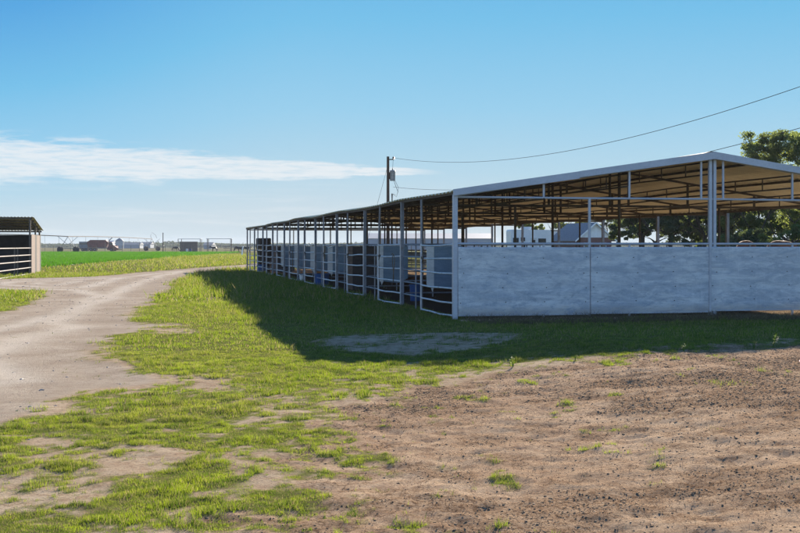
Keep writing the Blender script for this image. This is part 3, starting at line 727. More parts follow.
# far end fence, centre alley fences, right side fence
def rails(name, p, q, mat, zs=GZ[:-1], posts=0):
    mb = MB(); p = Vector(p); q = Vector(q)
    for z_ in zs: mb.tube([(p.x, p.y, z_), (q.x, q.y, z_)], .021, 6)
    for i in range(1, posts + 1):
        c = p.lerp(q, i / (posts + 1)); mb.tube([(c.x, c.y, 0), (c.x, c.y, 1.7)], .024, 6)
    return mb.build(name, mat, barn, True)
rails('end_rail_fence', (0, BL, 0), (2 * W, BL, 0), M['pipe'], posts=5)
for k in range(NB):
    for u in (.70 * W, 1.30 * W, 2 * W):
        rails('alley_rail_fence', (u, k * BAY + .06, 0), (u, (k + 1) * BAY - .06, 0), M['steel'] if u < 2 * W else M['pipe'], posts=1)
for k in range(1, NB):
    v = k * BAY
    rails('pen_rail_fence', (.1, v, 0), (.70 * W - .05, v, 0), M['pipe'], posts=1)
    rails('pen_rail_fence', (1.30 * W + .05, v, 0), (2 * W - .1, v, 0), M['pipe'], posts=1)
# sheet dividers hung across the pens
for k in range(1, NB):
    v = k * BAY - .07; s0 = (0, .67, .38, .36, .5, .55, .5, .45, .6, .5)[k]; dark = k in (3, 8, 9)
    ms = M['dark_sheet'] if dark else M['blue_sheet']; mw = M['pink_wood'] if dark else M['white_strip']
    e = s0 + (1.02 if not dark else 1.3); zb = .05 if dark else .50
    mb = MB(); mb.prism([(s0 + .21, v, zb + .02), (s0 + .45, v, zb - .01), (e - .3, v, zb - .03), (e, v, zb + .12), (e, v, 1.645), (s0 + .21, v, 1.645)], (0, .02, 0))
    d = mb.build('pen_divider', ms, barn)
    MB().prism([(s0, v - .012, zb + .10), (s0 + .05, v - .012, zb + .03), (s0 + .205, v - .012, zb - .01), (s0 + .205, v - .012, 1.65), (s0, v - .012, 1.65)], (0, .03, 0)).build('edge_board', mw, d)
    if not dark:
        MB().prism([(s0 + .12, v - .01, zb + .03), (s0 + .20, v - .01, zb + .02), (s0 + .16, v - .01, zb - .10)], (0, .02, 0)).build('bracket', M['white_strip'], d)

def clutter():
    for k, (dv, ln_) in enumerate(((.9, .75), (2.6, .55), (1.7, .9))):
        v = (k * 2 + 1) * BAY + dv; p = (A.x - .05 * cu - v * su, A.y - .05 * su + v * cu)
        mb = MB(); pts = []
        for i in range(17):
            a = i / 16 * 6.283; pts.append((math.sin(a) * .10, math.sin(a * 2) * .02, -ln_ / 2 + math.cos(a) * ln_ / 2))
        mb.tube(pts, .011, 6, cap=False).tube([(0, 0, 0), (.02, .03, .05), (0, .05, 0)], .012, 6)
        o = mb.build('rope', M['rope'], None, True); o.location = (p[0], p[1], 1.40 if k != 1 else 1.70); o.rotation_euler = (0, 0, BROT + 1.5)
        tag(o, ('looped lead rope hanging on the second gate of the barn side', 'short looped rope hanging from the top rail of the fourth gate', 'long looped rope hanging on the sixth gate of the barn side')[k], 'rope', 'lead ropes on the pen gates')
M['rope'] = simple('dirty_rope', (0.22, 0.17, 0.11), 0.9, var=0.4, scale=30)
clutter()
def barn_pt(u, v, z=0): p = (A.x + u * cu - v * su, A.y + u * su + v * cu); return (p[0], p[1], z)
def tub(px, Yd, d_, h, mat, label, cat='tub', name='feed_tub'):
    o = empty(name, (AT(px, Yd), Yd, 0)); tag(o, label, cat)
    MB().lathe((0, 0, 0), [(0, 0.01), (d_ * .42, 0.01), (d_ * .5, h), (d_ * .54, h), (d_ * .54, h - .03), (d_ * .47, h - .03), (d_ * .40, .04), (0, .04)]).build('shell', mat, o, True)
    for s_ in (-1, 1): MB().tube([(s_ * d_ * .53, -.08, h - .05), (s_ * (d_ * .53 + .04), -.05, h - .13), (s_ * (d_ * .53 + .04), .05, h - .13), (s_ * d_ * .53, .08, h - .05)], .012, 6).build('handle', M['wire'], o, True)
tub(415.5, 34.4, .36, .50, M['blue_plastic'], 'dark blue plastic tub in the side opening between the two nearest gates')
tub(322, 47.5, .62, .50, M['blue_plastic'], 'wide blue plastic tub behind the fourth gate of the barn')
tub(262, 71.5, .50, .50, M['blue_plastic'], 'small blue plastic tub in a pen near the far end of the barn')
tub(302.5, 52.5, .30, .36, M['white_plastic'], 'white plastic bucket on the pen floor past the halfway point', 'bucket', 'bucket')
# stack of old bales near the far end
bx_, by_ = AT(264, 72.5), 72.5
for i, (dx, z_, lab) in enumerate(((0, 0, 'dark weathered bale at the bottom of the stack near the far end of the barn'), (.02, .72, 'dark weathered bale in the middle of the stack near the far end of the barn'), (-.03, 1.44, 'dark weathered bale on top of the stack, rising above the pen rails'))):
    mb = MB(); mb.box((0, 0, .355), (.72 + .0 * i, 1.1, .70)); o = mb.build('bale', M['bale'])
    bv = o.modifiers.new('soften', 'BEVEL'); bv.width = .06; bv.segments = 2
    o.location = (bx_ + dx, by_, z_); o.rotation_euler = (0, 0, BROT + .08 * i); tag(o, lab, 'bale', 'stacked dark bales')

# ------------------------------------------------------------------ left shed and its fence
SH = Vector((-21.5, 67.0, 0)); shed = empty('loafing_shed', SH, BROT)
tag(shed, 'small black-walled lean-to shed with a corrugated roof across the gravel track', 'shed')
SW, SD = 14.0, 6.1
for x_ in (0, -3.5, -7, -10.5, -14):
    MB().beam((x_ - .06, 0, -.1), (x_ - .06, 0, 3.22), .10, .10).build('post', M['steel'], shed)
    MB().beam((x_ - .06, SD, -.1), (x_ - .06, SD, 2.52), .10, .10).build('post', M['steel'], shed)
MB().beam((-.06, SD * .55, -.1), (-.06, SD * .55, 2.8), .09, .09).build('post', M['steel'], shed)
nvv = 300; us = np.linspace(-SW, .18, nvv + 1); wave = np.array([(0, 1, 1, 0)[i % 4] * .03 for i in range(nvv + 1)])
rowsv = [np.stack([us, np.full_like(us, yy_), zz + wave], 1) for yy_, zz in ((-.15, 3.32), (SD * .5, 2.97), (SD + .15, 2.62))]
Vv = np.array(rowsv); ii = np.arange(3 * (nvv + 1)).reshape(3, -1); q = np.stack([ii[:-1, :-1], ii[:-1, 1:], ii[1:, 1:], ii[1:, :-1]], -1).reshape(-1, 4); lo = Vv.copy(); lo[..., 2] -= .004
np_mesh('roof_sheet', np.concatenate([Vv.reshape(-1, 3), lo.reshape(-1, 3)]), np.concatenate([q, (q + Vv.shape[0] * Vv.shape[1])[:, ::-1]]), M['roof'], shed)
mb = MB()
for f_ in (0, .2, .4, .6, .8, 1): mb.beam((-SW, SD * f_, 3.26 - .70 * f_), (.08, SD * f_, 3.26 - .70 * f_), .06, .09)
mb.build('purlins', M['steel'], shed)
mb = MB()
for x_ in (-.06, -3.56, -7.06, -10.56): mb.beam((x_, -.1, 3.20), (x_, SD + .1, 2.49), .07, .10)
mb.build('rafters', M['steel'], shed)
mb = MB(); mb.box((-SW / 2 - .1, SD - .06, 1.17), (SW - .2, .04, 2.34)); mb.build('back_wall', M['black_board'], shed)
for y0, y1, mt_ in ((.04, 2.1, M['pink_wood']), (3.3, 5.2, M['pink_wood']), (5.25, 6.0, M['black_board']), (2.14, 3.26, M['black_board'])):  # black runs stand in for the dark gap, its shade put in as colour
    mb = MB(); n_ = max(1, int((y1 - y0) / .25))
    for i in range(n_):
        a = y0 + (y1 - y0) * i / n_; mb.box((.02 + .004 * (i % 2), a + (y1 - y0) / n_ / 2, 1.17 + random.uniform(-.02, .02)), (.025, (y1 - y0) / n_ - .012, 2.30))
    mb.build('side_boards_and_gap', mt_, shed)
fen = empty('pipe_fence', (SH.x, SH.y, 0)); tag(fen, 'grey pipe rail fence running toward the viewer from the corner of the small shed', 'fence')
e1 = Vector((2.6, -15.5, 0)); 
mb = MB()
for z_ in (1.53, 1.13, .78, .40, .04): mb.tube([(0, -.05, z_), (e1.x, e1.y, z_ - .01)], .03, 8)
mb.build('rails', M['fence_pipe'], fen, True)
for f_ in (.02, .30, .36, .66, .98): MB().tube([(e1.x * f_, e1.y * f_ - .05, -.1), (e1.x * f_, e1.y * f_ - .05, 1.56)], .04, 8).build('post', M['steel'], fen, True)
mb = MB(); mb.box((-SW / 2, .12, .70), (SW - .4, .03, 1.36)); mb.build('front_shade_sheet', M['black_board'], shed)  # black sheet added across the open front, standing in for the dark interior

# ------------------------------------------------------------------ trees
def make_tree(name, x, y, h, r, seed, leafm, label, cat='tree', zb=.28, nleaf=9000, leaf=.13, group=None, clumps=60, trunk_r=.16, open_=0.5):
    rd = random.Random(seed); rg = np.random.default_rng(seed)
    root = empty(name, (x, y, 0)); tag(root, label, cat, group)
    mb = MB(); tips = []
    def limb(p, d, L, rr, dep):
        pts = [p]; n_ = 4; dd = d.copy()
        for i in range(n_):
            dd = (dd + Vector((rd.uniform(-.22, .22), rd.uniform(-.22, .22), rd.uniform(-.05, .18)))).normalized(); pts.append(pts[-1] + dd * L / n_)
        mb.tube(pts, [rr * (1 - .6 * i / n_) for i in range(n_ + 1)], 6, cap=False)
        if dep == 0: tips.append(pts[-1]); tips.append(pts[-2]); return
        for _ in range(rd.choice((3, 4)) if dep > 1 else 3):
            i = rd.choice((2, 3, 4)); a = rd.uniform(0, 6.283); s_ = rd.uniform(.5, .95)
            nd = (dd * .55 + Vector((math.cos(a) * s_, math.sin(a) * s_, rd.uniform(.0, .55)))).normalized()
            limb(pts[i], nd, L * rd.uniform(.55, .75), rr * .5, dep - 1)
    th = h * zb
    mb.tube([(0, 0, -.2), (.02, 0, th * .4), (0.05, .03, th)], [trunk_r * 1.4, trunk_r * 1.05, trunk_r], 8, cap=False)
    for i in range(5):
        a = i * 1.26 + rd.uniform(-.4, .4); s_ = rd.uniform(.45, .95)
        limb(Vector((0.05, .03, th * rd.uniform(.85, 1))), Vector((math.cos(a) * s_, math.sin(a) * s_, rd.uniform(.5, 1.0))).normalized(), h * .34, trunk_r * .6, 2)
    T = np.array([tuple(t) for t in tips])
    cz = (h + th) / 2 + .1 * h; hz = (h - th) / 2
    # squash the tips into the crown's size
    ext = np.percentile(np.abs(T[:, :2]), 92); T2 = T.copy()
    T2[:, :2] *= r * .92 / max(ext, .1); T2[:, :2] *= np.minimum(1, r / np.maximum(np.hypot(T2[:, 0], T2[:, 1]), .1))[:, None]; zmin, zmax = T[:, 2].min(), T[:, 2].max(); T2[:, 2] = th * .9 + (T[:, 2] - zmin) / (zmax - zmin) * (h - th * .95 - .2)
    for v_ in mb.v:
        if v_.z > th:
            f_ = (v_.z - th) / (zmax - th); kx = 1 + (r * .92 / max(ext, .1) - 1) * min(1, f_ * 1.5); v_.x *= kx; v_.y *= kx
            zt = th * .9 + (v_.z - zmin) / (zmax - zmin) * (h - th * .95 - .2); v_.z = v_.z * (1 - min(1, f_ * 2)) + max(zt, th * .9) * min(1, f_ * 2)
    mb.build('trunk', M['bark'], root, True)
    ci = rg.choice(len(T2), clumps, replace=len(T2) < clumps); C = T2[ci] + rg.normal(0, .12, (clumps, 3)); C[:, 2] = th + (C[:, 2] - th) ** 1.0 if False else C[:, 2]; up = rg.uniform(0, 1, clumps) < .4; an = rg.uniform(0, 6.283, clumps); hf = rg.uniform(.45, 1, clumps); rr_ = r * .85 * np.sqrt(np.clip(1 - ((hf - .45) / .62) ** 2, 0, 1)) * rg.uniform(.2, 1, clumps); C[up] = np.stack([np.cos(an) * rr_, np.sin(an) * rr_, th + (h - th) * hf * .96], 1)[up]; cr = rg.uniform(.15, .5, clumps) * r * .30
    k_ = rg.integers(0, clumps, nleaf); dvec = rg.normal(0, 1, (nleaf, 3)); dvec /= np.linalg.norm(dvec, axis=1)[:, None]
    P = C[k_] + dvec * (cr[k_] * rg.uniform(0, 1, nleaf) ** open_)[:, None] * np.array([1.1, 1.1, .75])
    a = rg.normal(0, 1, (nleaf, 3)); a /= np.linalg.norm(a, axis=1)[:, None]; b_ = np.cross(a, rg.normal(0, 1, (nleaf, 3))); b_ /= np.linalg.norm(b_, axis=1)[:, None]
    sz = leaf * rg.uniform(.5, 1.2, nleaf)[:, None]
    V_ = np.stack([P - a * sz, P - b_ * sz * .55, P + a * sz, P + b_ * sz * .55], 1).reshape(-1, 3); f_ = np.arange(nleaf * 4).reshape(-1, 4)
    np_mesh('crown', V_, f_, leafm, root)
    return root
TR = [  # px, Y, h, r, material, zb, label
    (790, 76, 9.4, 4.3, 'leaf_mid', .22, 'tall loose-crowned green tree rising above the right slope of the barn roof', 20000, 170),
    (738, 84, 6.8, 3.2, 'leaf_mid', .30, 'broad dark tree seen under the roof just right of the centre post', 12000, 80),
    (704, 80, 6.0, 2.9, 'leaf_dark', .40, 'dark low tree with forked trunk, first of the nearer row left of the centre post', 9000, 60),
    (670, 86, 6.2, 2.8, 'leaf_dark', .42, 'dark tree with slim trunk, second left of the centre post', 9000, 60),
    (642, 80, 5.8, 2.3, 'leaf_dark', .42, 'dark tree with the thickest trunk, right of the brick house', 9000, 60),
    (617, 172, 8.4, 4.2, 'leaf_dark', .36, 'dark tree standing nearest the right corner of the brick house', 8000, 60),
    (655, 112, 7.0, 3.6, 'leaf_dark', .30, 'dark broad tree farther back, between the two slim-trunked trees left of the centre post', 9000, 70),
    (690, 118, 7.2, 3.8, 'leaf_dark', .28, 'dark broad tree farther back, just left of the centre post', 9000, 70),
    (722, 104, 6.8, 3.4, 'leaf_dark', .24, 'dark broad tree farther back, directly behind the centre post', 9000, 70),
    (775, 98, 8.0, 4.0, 'leaf_mid', .22, 'mid green tree seen under the roof behind the two horses', 11000, 80),
    (846, 86, 8.6, 4.2, 'leaf_mid', .22, 'green tree at the right edge of the picture beyond the barn', 10000, 80),
    (576, 175, 6.6, 3.2, 'leaf_yellow', .30, 'yellow-green tree peeping over the roof of the brick house', 6000, 50),
    (528, 150, 6.2, 2.6, 'leaf_yellow', .35, 'yellow-green tree standing behind the white travel trailer', 5000, 44)]
for i, (px, Y_, h, r, lm, zb, lab, nl, cl_) in enumerate(TR):
    make_tree('tree', AT(px, Y_), Y_, h, r, 40 + i, M[lm], lab, zb=zb, nleaf=nl * 4, clumps=int(cl_ * 2.6), leaf=.062 + .0003 * Y_, trunk_r=.24 if px == 640 else .15, group='trees beyond the barn')
# dark bushes and hedge mass behind the horses
for i, (px, Y_, h, r) in enumerate(((800, 66, 2.9, 2.0), (752, 69, 2.7, 1.9), (722, 72, 2.4, 1.4))):
    make_tree('shrub', AT(px, Y_), Y_, h, r, 90 + i, M['leaf_mid' if i != 1 else 'leaf_dark'], ('leafy shrub behind the horses at the right edge', 'dark leafy shrub directly behind the two horses', 'small dark shrub right of the centre post')[i], 'shrub', zb=.10, nleaf=16000, clumps=110, leaf=.07, trunk_r=.05, group='shrubs beyond the barn')
# far tree line: one mass on the horizon
n = 60000; ang = rng.uniform(-.62, .62, n); dist = rng.uniform(1150, 1500, n)
x = np.tan(ang) * dist; hh = 1.5 + 5.5 * fbm(x * .012 + 3, dist * .002, 7, 4) ** 1.2 * (0.5 + vnoise(x * .03, x * 0, 12)); zz = rng.uniform(0, 1, n) ** .8 * hh
P = np.stack([x, dist, zz], 1); a = rng.normal(0, 1, (n, 3)); a /= np.linalg.norm(a, axis=1)[:, None]; b_ = np.cross(a, rng.normal(0, 1, (n, 3))); b_ /= np.linalg.norm(b_, axis=1)[:, None]; sz = rng.uniform(.7, 1.7, n)[:, None]
tag(np_mesh('distant_woodland', np.stack([P - a * sz, P - b_ * sz, P + a * sz, P + b_ * sz], 1).reshape(-1, 3), np.arange(n * 4).reshape(-1, 4), M['far_leaf']), 'hazy blue line of far-off trees along the horizon', 'woodland', kind='stuff')

# ------------------------------------------------------------------ house, travel trailer
def house(x, y):
    h = empty('brick_house', (x, y, 0), R(13)); tag(h, 'small brick house with white gable and grey shingle roof seen through the barn', 'house')
    wd, ln, ze, zr = 4.6, 9.5, 2.75, 4.75
    MB().box((0, ln / 2, ze / 2), (wd, ln, ze)).build('wall', M['brick'], h)
    MB().prism([(-wd / 2 - .02, -.03, ze + .002), (wd / 2 + .02, -.03, ze + .002), (0, -.03, zr - .06)], (0, .10, 0)).build('gable', M['pale_siding'], h)
    for s_ in (-1, 1):
        r_ = MB().prism([(0, -.45, zr), (s_ * (wd / 2 + .55), -.45, ze - .38), (s_ * (wd / 2 + .55), -.45, ze - .50), (0, -.45, zr - .12)], (0, ln + .9, 0)).build('roof', M['shingle'], h)
        MB().prism([(0, -.50, zr + .04), (s_ * (wd / 2 + .60), -.50, ze - .38), (s_ * (wd / 2 + .60), -.50, ze - .60), (0, -.50, zr - .20)], (0, .045, 0)).build('gable_trim', M['white_paint'], r_)
    for x_ in (-1.1, 1.1):
        w2 = MB().box((x_, -.02, 1.5), (.9, .06, 1.2)).build('window', M['white_paint'], h); MB().box((x_, -.06, 1.5), (.76, .03, 1.06)).build('pane', M['glass'], w2)
house(AT(595, 150), 150)
def rv(x, y):
    r = empty('travel_trailer', (x, y, 0), R(6)); tag(r, 'white travel trailer with dark windows parked beyond the barn, left of the brick house', 'travel trailer')
    L = 4.1; pr = [(-L / 2, 0, .55), (-L / 2 + .1, 0, .5), (L / 2 - .1, 0, .5), (L / 2, 0, .7), (L / 2, 0, 2.9), (L / 2 - .25, 0, 3.22), (-L / 2 + .05, 0, 3.25), (-L / 2 - .05, 0, 3.1)]
    MB().prism(pr, (0, 2.3, 0)).build('body', M['white_paint'], r)
    MB().box((-.35, 1.1, 3.40), (.9, .8, .26)).build('air_conditioner', M['white_plastic'], r)
    for x_, z_, w_, h_ in ((-1.6, 2.1, .5, .62), (1.0, 2.1, .7, .5), (-.9, 2.3, .35, .3)):
        f_ = MB().box((x_, -.012, z_), (w_ + .08, .03, h_ + .08)).build('window', M['grey_paint'], r); MB().box((x_, -.032, z_), (w_, .02, h_)).build('pane', M['glass'], f_)
    d = MB().box((.15, -.014, 1.55), (.62, .03, 1.75)).build('door', M['white_plastic'], r); MB().box((.15, -.034, 2.0), (.34, .02, .5)).build('pane', M['glass'], d)
    MB().box((0, -.012, 1.12), (L - .1, .012, .14)).build('stripe', M['grey_paint'], r)
    for x_ in (-.45, .45):
        for y_ in (.12, 2.18): MB().tube([(x_, y_ - .1, .36), (x_, y_ + .1, .36)], .36, 16).build('wheel', M['tyre'], r, True)
rv(AT(532, 112), 112)
# low pale metal building further left of the trailer
pb = empty('metal_building', (AT(549, 165), 165, 0), R(-4)); tag(pb, 'small flat-roofed pale building between the travel trailer and the brick house', 'building')
MB().box((0, 3, 1.9), (2.9, 6, 3.8)).build('wall', M['white_paint'], pb); MB().box((0, 3, 3.88), (3.2, 6.3, .15)).build('roof', M['grey_paint'], pb)
MB().box((.5, -.02, 1.1), (1.0, .05, 2.1)).build('door', M['grey_paint'], pb)
lb = empty('long_metal_building', (AT(430, 420), 420, 0), R(3)); tag(lb, 'long low pale metal building far off, seen through the middle of the barn', 'building')
MB().box((0, 10, 2.2), (46, 20, 4.4)).build('wall', M['far_white'], lb)
MB().prism([(-23.5, -.5, 4.4), (-23.5, 20.5, 4.4), (-23.5, 10, 6.4)], (47, 0, 0)).build('roof', M['far_white'], lb)

# ------------------------------------------------------------------ utility pole, wires
PX, PY = AT(388, 90), 90.0
pole = empty('utility_pole', (PX, PY, 0)); tag(pole, 'dark wooden utility pole with a grey transformer, standing beyond the barn', 'utility pole')
MB().tube([(0, 0, -.3), (0, 0, 4), (0, 0, 8.65)], [.15, .13, .105], 10).build('shaft', M['wood_pole'], pole, True)
MB().box((.24, 0, 8.42), (.46, .07, .08)).build('bracket', M['wood_pole'], pole)
MB().lathe((.42, 0, 8.40), [(0, .0), (.05, .0), (.09, .06), (.05, .12), (.10, .17), (.05, .23), (.0, .26)], 10).build('insulator', M['porcelain'], pole, True)
tr = MB().lathe((.36, 0, 6.75), [(0, 0), (.20, 0), (.21, .04), (.21, .72), (.23, .76), (.18, .82), (0, .84)], 16).build('transformer', M['grey_tank'], pole, True)
MB().lathe((.36, -.05, 7.56), [(0, 0), (.05, 0), (.03, .07), (.05, .12), (.0, .16)], 8).build('bushing', M['porcelain'], tr, True)
MB().box((.13, 0, 7.15), (.14, .10, .55)).build('bracket', M['wood_pole'], pole)
MB().tube([(.32, .05, -.2), (.32, .05, 5.4), (.32, .05, 5.75)], [.045, .045, .06], 8).build('riser_conduit', M['steel'], pole, True)
MB().tube([(.36, -.05, 7.7), (.39, -.03, 8.1), (.42, 0, 8.6)], .012, 6).tube([(.45, 0, 6.8), (.62, 0, 6.3), (.78, 0, 5.9), (.66, 0, 5.5), (.40, .03, 5.7)], .018, 6).tube([(.50, 0, 6.9), (.82, 0, 6.2), (.70, 0, 5.6), (.42, .03, 5.72)], .014, 6).build('jumper_wires', M['wire'], pole, True)
MB().tube([(-.05, 0, 7.8), (-2.2, .6, 0)], .012, 6).build('guy_wire', M['wire'], pole, True)
def span(z0, D, s_, r, lab):
    pts = []
    for i in range(49):
        t_ = i / 48; yy_ = 90 - 70 * t_; xx_ = PX + .42 + 25.9 * t_; pts.append((xx_, yy_, z0 + D * t_ - 4 * s_ * t_ * (1 - t_)))
    o = MB().tube(pts, r, 6).build('overhead_wire', M['wire'], None, True); tag(o, lab, 'wire')
span(8.55, 4.05, 3.38, .013, 'upper overhead wire sagging from the pole top out over the barn roof')
span(6.27, 3.97, 2.64, .013, 'lower overhead wire running from under the transformer behind the roof peak')

# ------------------------------------------------------------------ animals
def quadruped(name, kind, mat, loc, rz, s, head_down, label, group):
    root = empty(name, loc, rz); root.scale = (s, s, s); tag(root, label, 'horse' if kind == 'horse' else 'cow', group)
    Vx, Ra, E = [], [], []
    def P(x, y, z, r1, r2=None): Vx.append((x, y, z)); Ra.append((r1, r2 or r1)); return len(Vx) - 1
    H = 1.0 if kind == 'horse' else .88
    KR = 1.0 if kind == 'horse' else 1.25
    b0 = P(-.62, 0, 1.27 * H, .22, .24); b1 = P(-.35, 0, 1.28 * H, .25, .25); b2 = P(0, 0, 1.20 * H, .26, .27); b3 = P(.35, 0, 1.22 * H, .25, .28); b4 = P(.62, 0, 1.22 * H, .19, .26)
    E += [(b0, b1), (b1, b2), (b2, b3), (b3, b4)]
    if head_down: nk = [(.85, 0, 1.15, .13, .18), (1.10, 0, .88, .10, .14), (1.27, 0, .62, .09, .12)]; hd = [(1.36, 0, .44, .09, .11), (1.42, 0, .24, .06, .07), (1.43, 0, .14, .055, .06)]
    else: nk = [(.85, 0, 1.38, .13, .18), (1.02, 0, 1.58, .10, .14), (1.16, 0, 1.74, .09, .11)]; hd = [(1.30, 0, 1.72, .09, .11), (1.48, 0, 1.56, .065, .07), (1.56, 0, 1.50, .055, .06)]
    if kind == 'cow' and not head_down: nk = [(.88, 0, 1.22, .14, .18), (1.05, 0, 1.30, .12, .14), (1.18, 0, 1.36, .10, .12)]; hd = [(1.32, 0, 1.34, .10, .12), (1.50, 0, 1.20, .08, .09), (1.58, 0, 1.14, .07, .08)]
    pr = b4
    for q in nk + hd: k_ = P(*q); E.append((pr, k_)); pr = k_
    for s_ in (-1, 1):
        a = P(.52, s_ * .16, .98 * H, .12, .13); b = P(.50, s_ * .17, .72 * H, .075); c = P(.52, s_ * .17, .42, .055); d = P(.52, s_ * .17, .14, .038); e = P(.55, s_ * .17, .03, .06)
        E += [(b4, a), (a, b), (b, c), (c, d), (d, e)]
        a = P(-.58, s_ * .15, 1.0 * H, .15, .17); b = P(-.50, s_ * .17, .76 * H, .10, .12); c = P(-.70, s_ * .17, .48, .055); d = P(-.66, s_ * .17, .16, .04); e = P(-.62, s_ * .17, .03, .06)
        E += [(b0, a), (a, b), (b, c), (c, d), (d, e)]
    me = bpy.data.meshes.new('body'); me.from_pydata(Vx, E, []); o = link_mesh('body', me, mat, root)
    sk = o.modifiers.new('skin', 'SKIN'); sk.use_smooth_shade = True; ss = o.modifiers.new('subdiv', 'SUBSURF'); ss.levels = 2; ss.render_levels = 2
    for i, r_ in enumerate(Ra): me.skin_vertices[0].data[i].radius = (r_[0] * KR, r_[1] * KR); me.skin_vertices[0].data[i].use_root = (i == 0)
    MB().tube([(-.80, 0, 1.35 * H), (-.90, 0, 1.20), (-.92, 0, .85), (-.90, 0, .50)], [.03, .05, .07, .02] if kind == 'horse' else [.02, .02, .018, .05], 8).build('tail', M['mane'] if kind == 'horse' else mat, root, True)
    hx, hz = (hd[0][0], hd[0][2]); mb = MB()
    for s_ in (-1, 1):
        if head_down: mb.tube([(hx - .05, s_ * .07, hz + .12), (hx - .10, s_ * .10, hz + .26)], [.03, .005], 6)
        else: mb.tube([(hx - .08, s_ * .07, hz + .09), (hx - .09, s_ * (.10 if kind == 'horse' else .22), hz + (.24 if kind == 'horse' else .12))], [.03, .005], 6)
    mb.build('ears', mat, root, True)
    if kind == 'horse':
        mb = MB(); a = [(.60, 0, 1.47), (.86, 0, 1.33 if head_down else 1.56), (1.10, 0, 1.04 if head_down else 1.74), (1.30, 0, .74 if head_down else 1.88)]
        mb.tube(a, [.02, .04, .04, .02], 6); mb.build('mane', M['mane'], root, True)
    return root
def place(px, Y_): return (AT(px, Y_), Y_, 0)
quadruped('horse', 'horse', M['bay_hide'], place(745.5, 40.2), R(80), 1.26, True, 'bay horse standing tail toward the viewer, only its rump above the sheet wall', 'horses in the barn')
quadruped('horse', 'horse', M['bay_hide'], place(780, 40.6), R(40), 1.26, True, 'bay horse standing side-on by the right edge, its back just above the sheet wall', 'horses in the barn')
for px, Y_, rz, lab in ((236.8, 300, 20, 'black cow at the left end of the group of three near the white post'), (241, 296, 185, 'black cow in the middle of the group of three near the white post'), (245.6, 292, 10, 'black cow at the right end of the group, half hidden by the barn corner')):
    quadruped('cow', 'cow', M['black_hide'], place(px, Y_), R(rz), 1.05, px < 240, lab, 'black cattle in the far pasture')
quadruped('cow', 'cow', M['black_hide'], place(174.5, 335), R(5), 1.05, True, 'dark cow grazing just left of the brown shelter in the far pen', 'black cattle in the far pasture')
quadruped('cow', 'cow', M['black_hide'], place(214.5, 330), R(170), 1.05, False, 'dark cow standing under the open frame shelter in the far pen', 'black cattle in the far pasture')

# ------------------------------------------------------------------ far left background
# white leaning post
o = MB().tube([(0, 0, -.1), (0.06, 0, 1.0), (.22, 0, 1.62)], [.14, .12, .10], 10).build('white_post', M['white_paint'], None, True); o.location = place(242, 205); tag(o, 'thick white leaning post in the pasture by the far barn corner', 'post')
# shelters
s1 = empty('pen_shelter', place(188, 322), R(4)); tag(s1, 'far pen shelter with a thin flat roof and a brown board wall', 'shelter')
MB().box((.4, 1.6, 3.62), (6.3, 4.2, .10)).build('roof', M['far_white'], s1); MB().box((.2, 0, 1.45), (4.9, .12, 2.85)).build('wall', M['tan_wall'], s1)
for x_, y_ in ((-2.7, -.2), (3.4, -.2), (-2.2, 3.4), (3.4, 3.4)): MB().beam((x_, y_, -.1), (x_, y_, 3.57), .16, .16).build('post', M['steel'], s1)
s2 = empty('pen_shelter', place(219, 318), R(4)); tag(s2, 'far pen shelter with a thin flat roof and open sides', 'shelter')
MB().box((0, 1.6, 3.66), (7.0, 4.2, .10)).build('roof', M['far_white'], s2)
for x_, y_ in ((-3.2, -.2), (3.2, -.2), (-3.2, 3.4), (3.2, 3.4)): MB().beam((x_, y_, -.1), (x_, y_, 3.6), .18, .18).build('post', M['steel'], s2)
rl = MB()
for z_ in (.5, 1.0, 1.5): rl.beam((1.2, -.25, z_), (3.3, -.25, z_), .06, .10)
rl.build('side_rails', M['steel'], s2)
for px, Y_, mt, lab in ((190.5, 316, 'blue_plastic', 'small blue barrel in front of the brown shelter wall'), (187, 316, 'white_plastic', 'small white barrel in front of the brown shelter wall')):
    o = empty('barrel', place(px, Y_)); tag(o, lab, 'barrel'); MB().lathe((0, 0, 0), [(0, 0), (.30, 0), (.34, .2), (.34, .6), (.29, .85), (0, .85)]).build('body', M[mt], o, True); MB().lathe((0, 0, .85), [(.29, 0), (.30, .05), (0, .05)]).build('lid', M[mt], o, True)
# far pen fence
ff = empty('pen_fence', place(150, 312)); tag(ff, 'long dark rail fence of the far pens beyond the crop field', 'fence')
x0, x1 = AT(36, 312) - ff.location.x, AT(243, 312) - ff.location.x
mb = MB()
for z_ in (.55, 1.10, 1.60): mb.beam((x0, 0, z_), (x1, 0, z_), .06, .075)
mb.build('rails', M['steel'], ff)
nP = 24
for i in range(nP + 1): MB().beam((x0 + (x1 - x0) * i / nP, 0.08, -.1), (x0 + (x1 - x0) * i / nP, .08, 1.75 if i % 4 else 2.6), .10, .10).build('post', M['steel'], ff)
o = empty('far_utility_pole', place(163, 340)); tag(o, 'slim far pole standing above the pen fence beside the irrigation wheels', 'utility pole')
MB().tube([(0, 0, -.2), (0, 0, 5.6)], [.14, .10], 8).build('shaft', M['wood_pole'], o, True); MB().box((0, 0, 5.3), (.5, .08, .08)).build('bracket', M['wood_pole'], o)
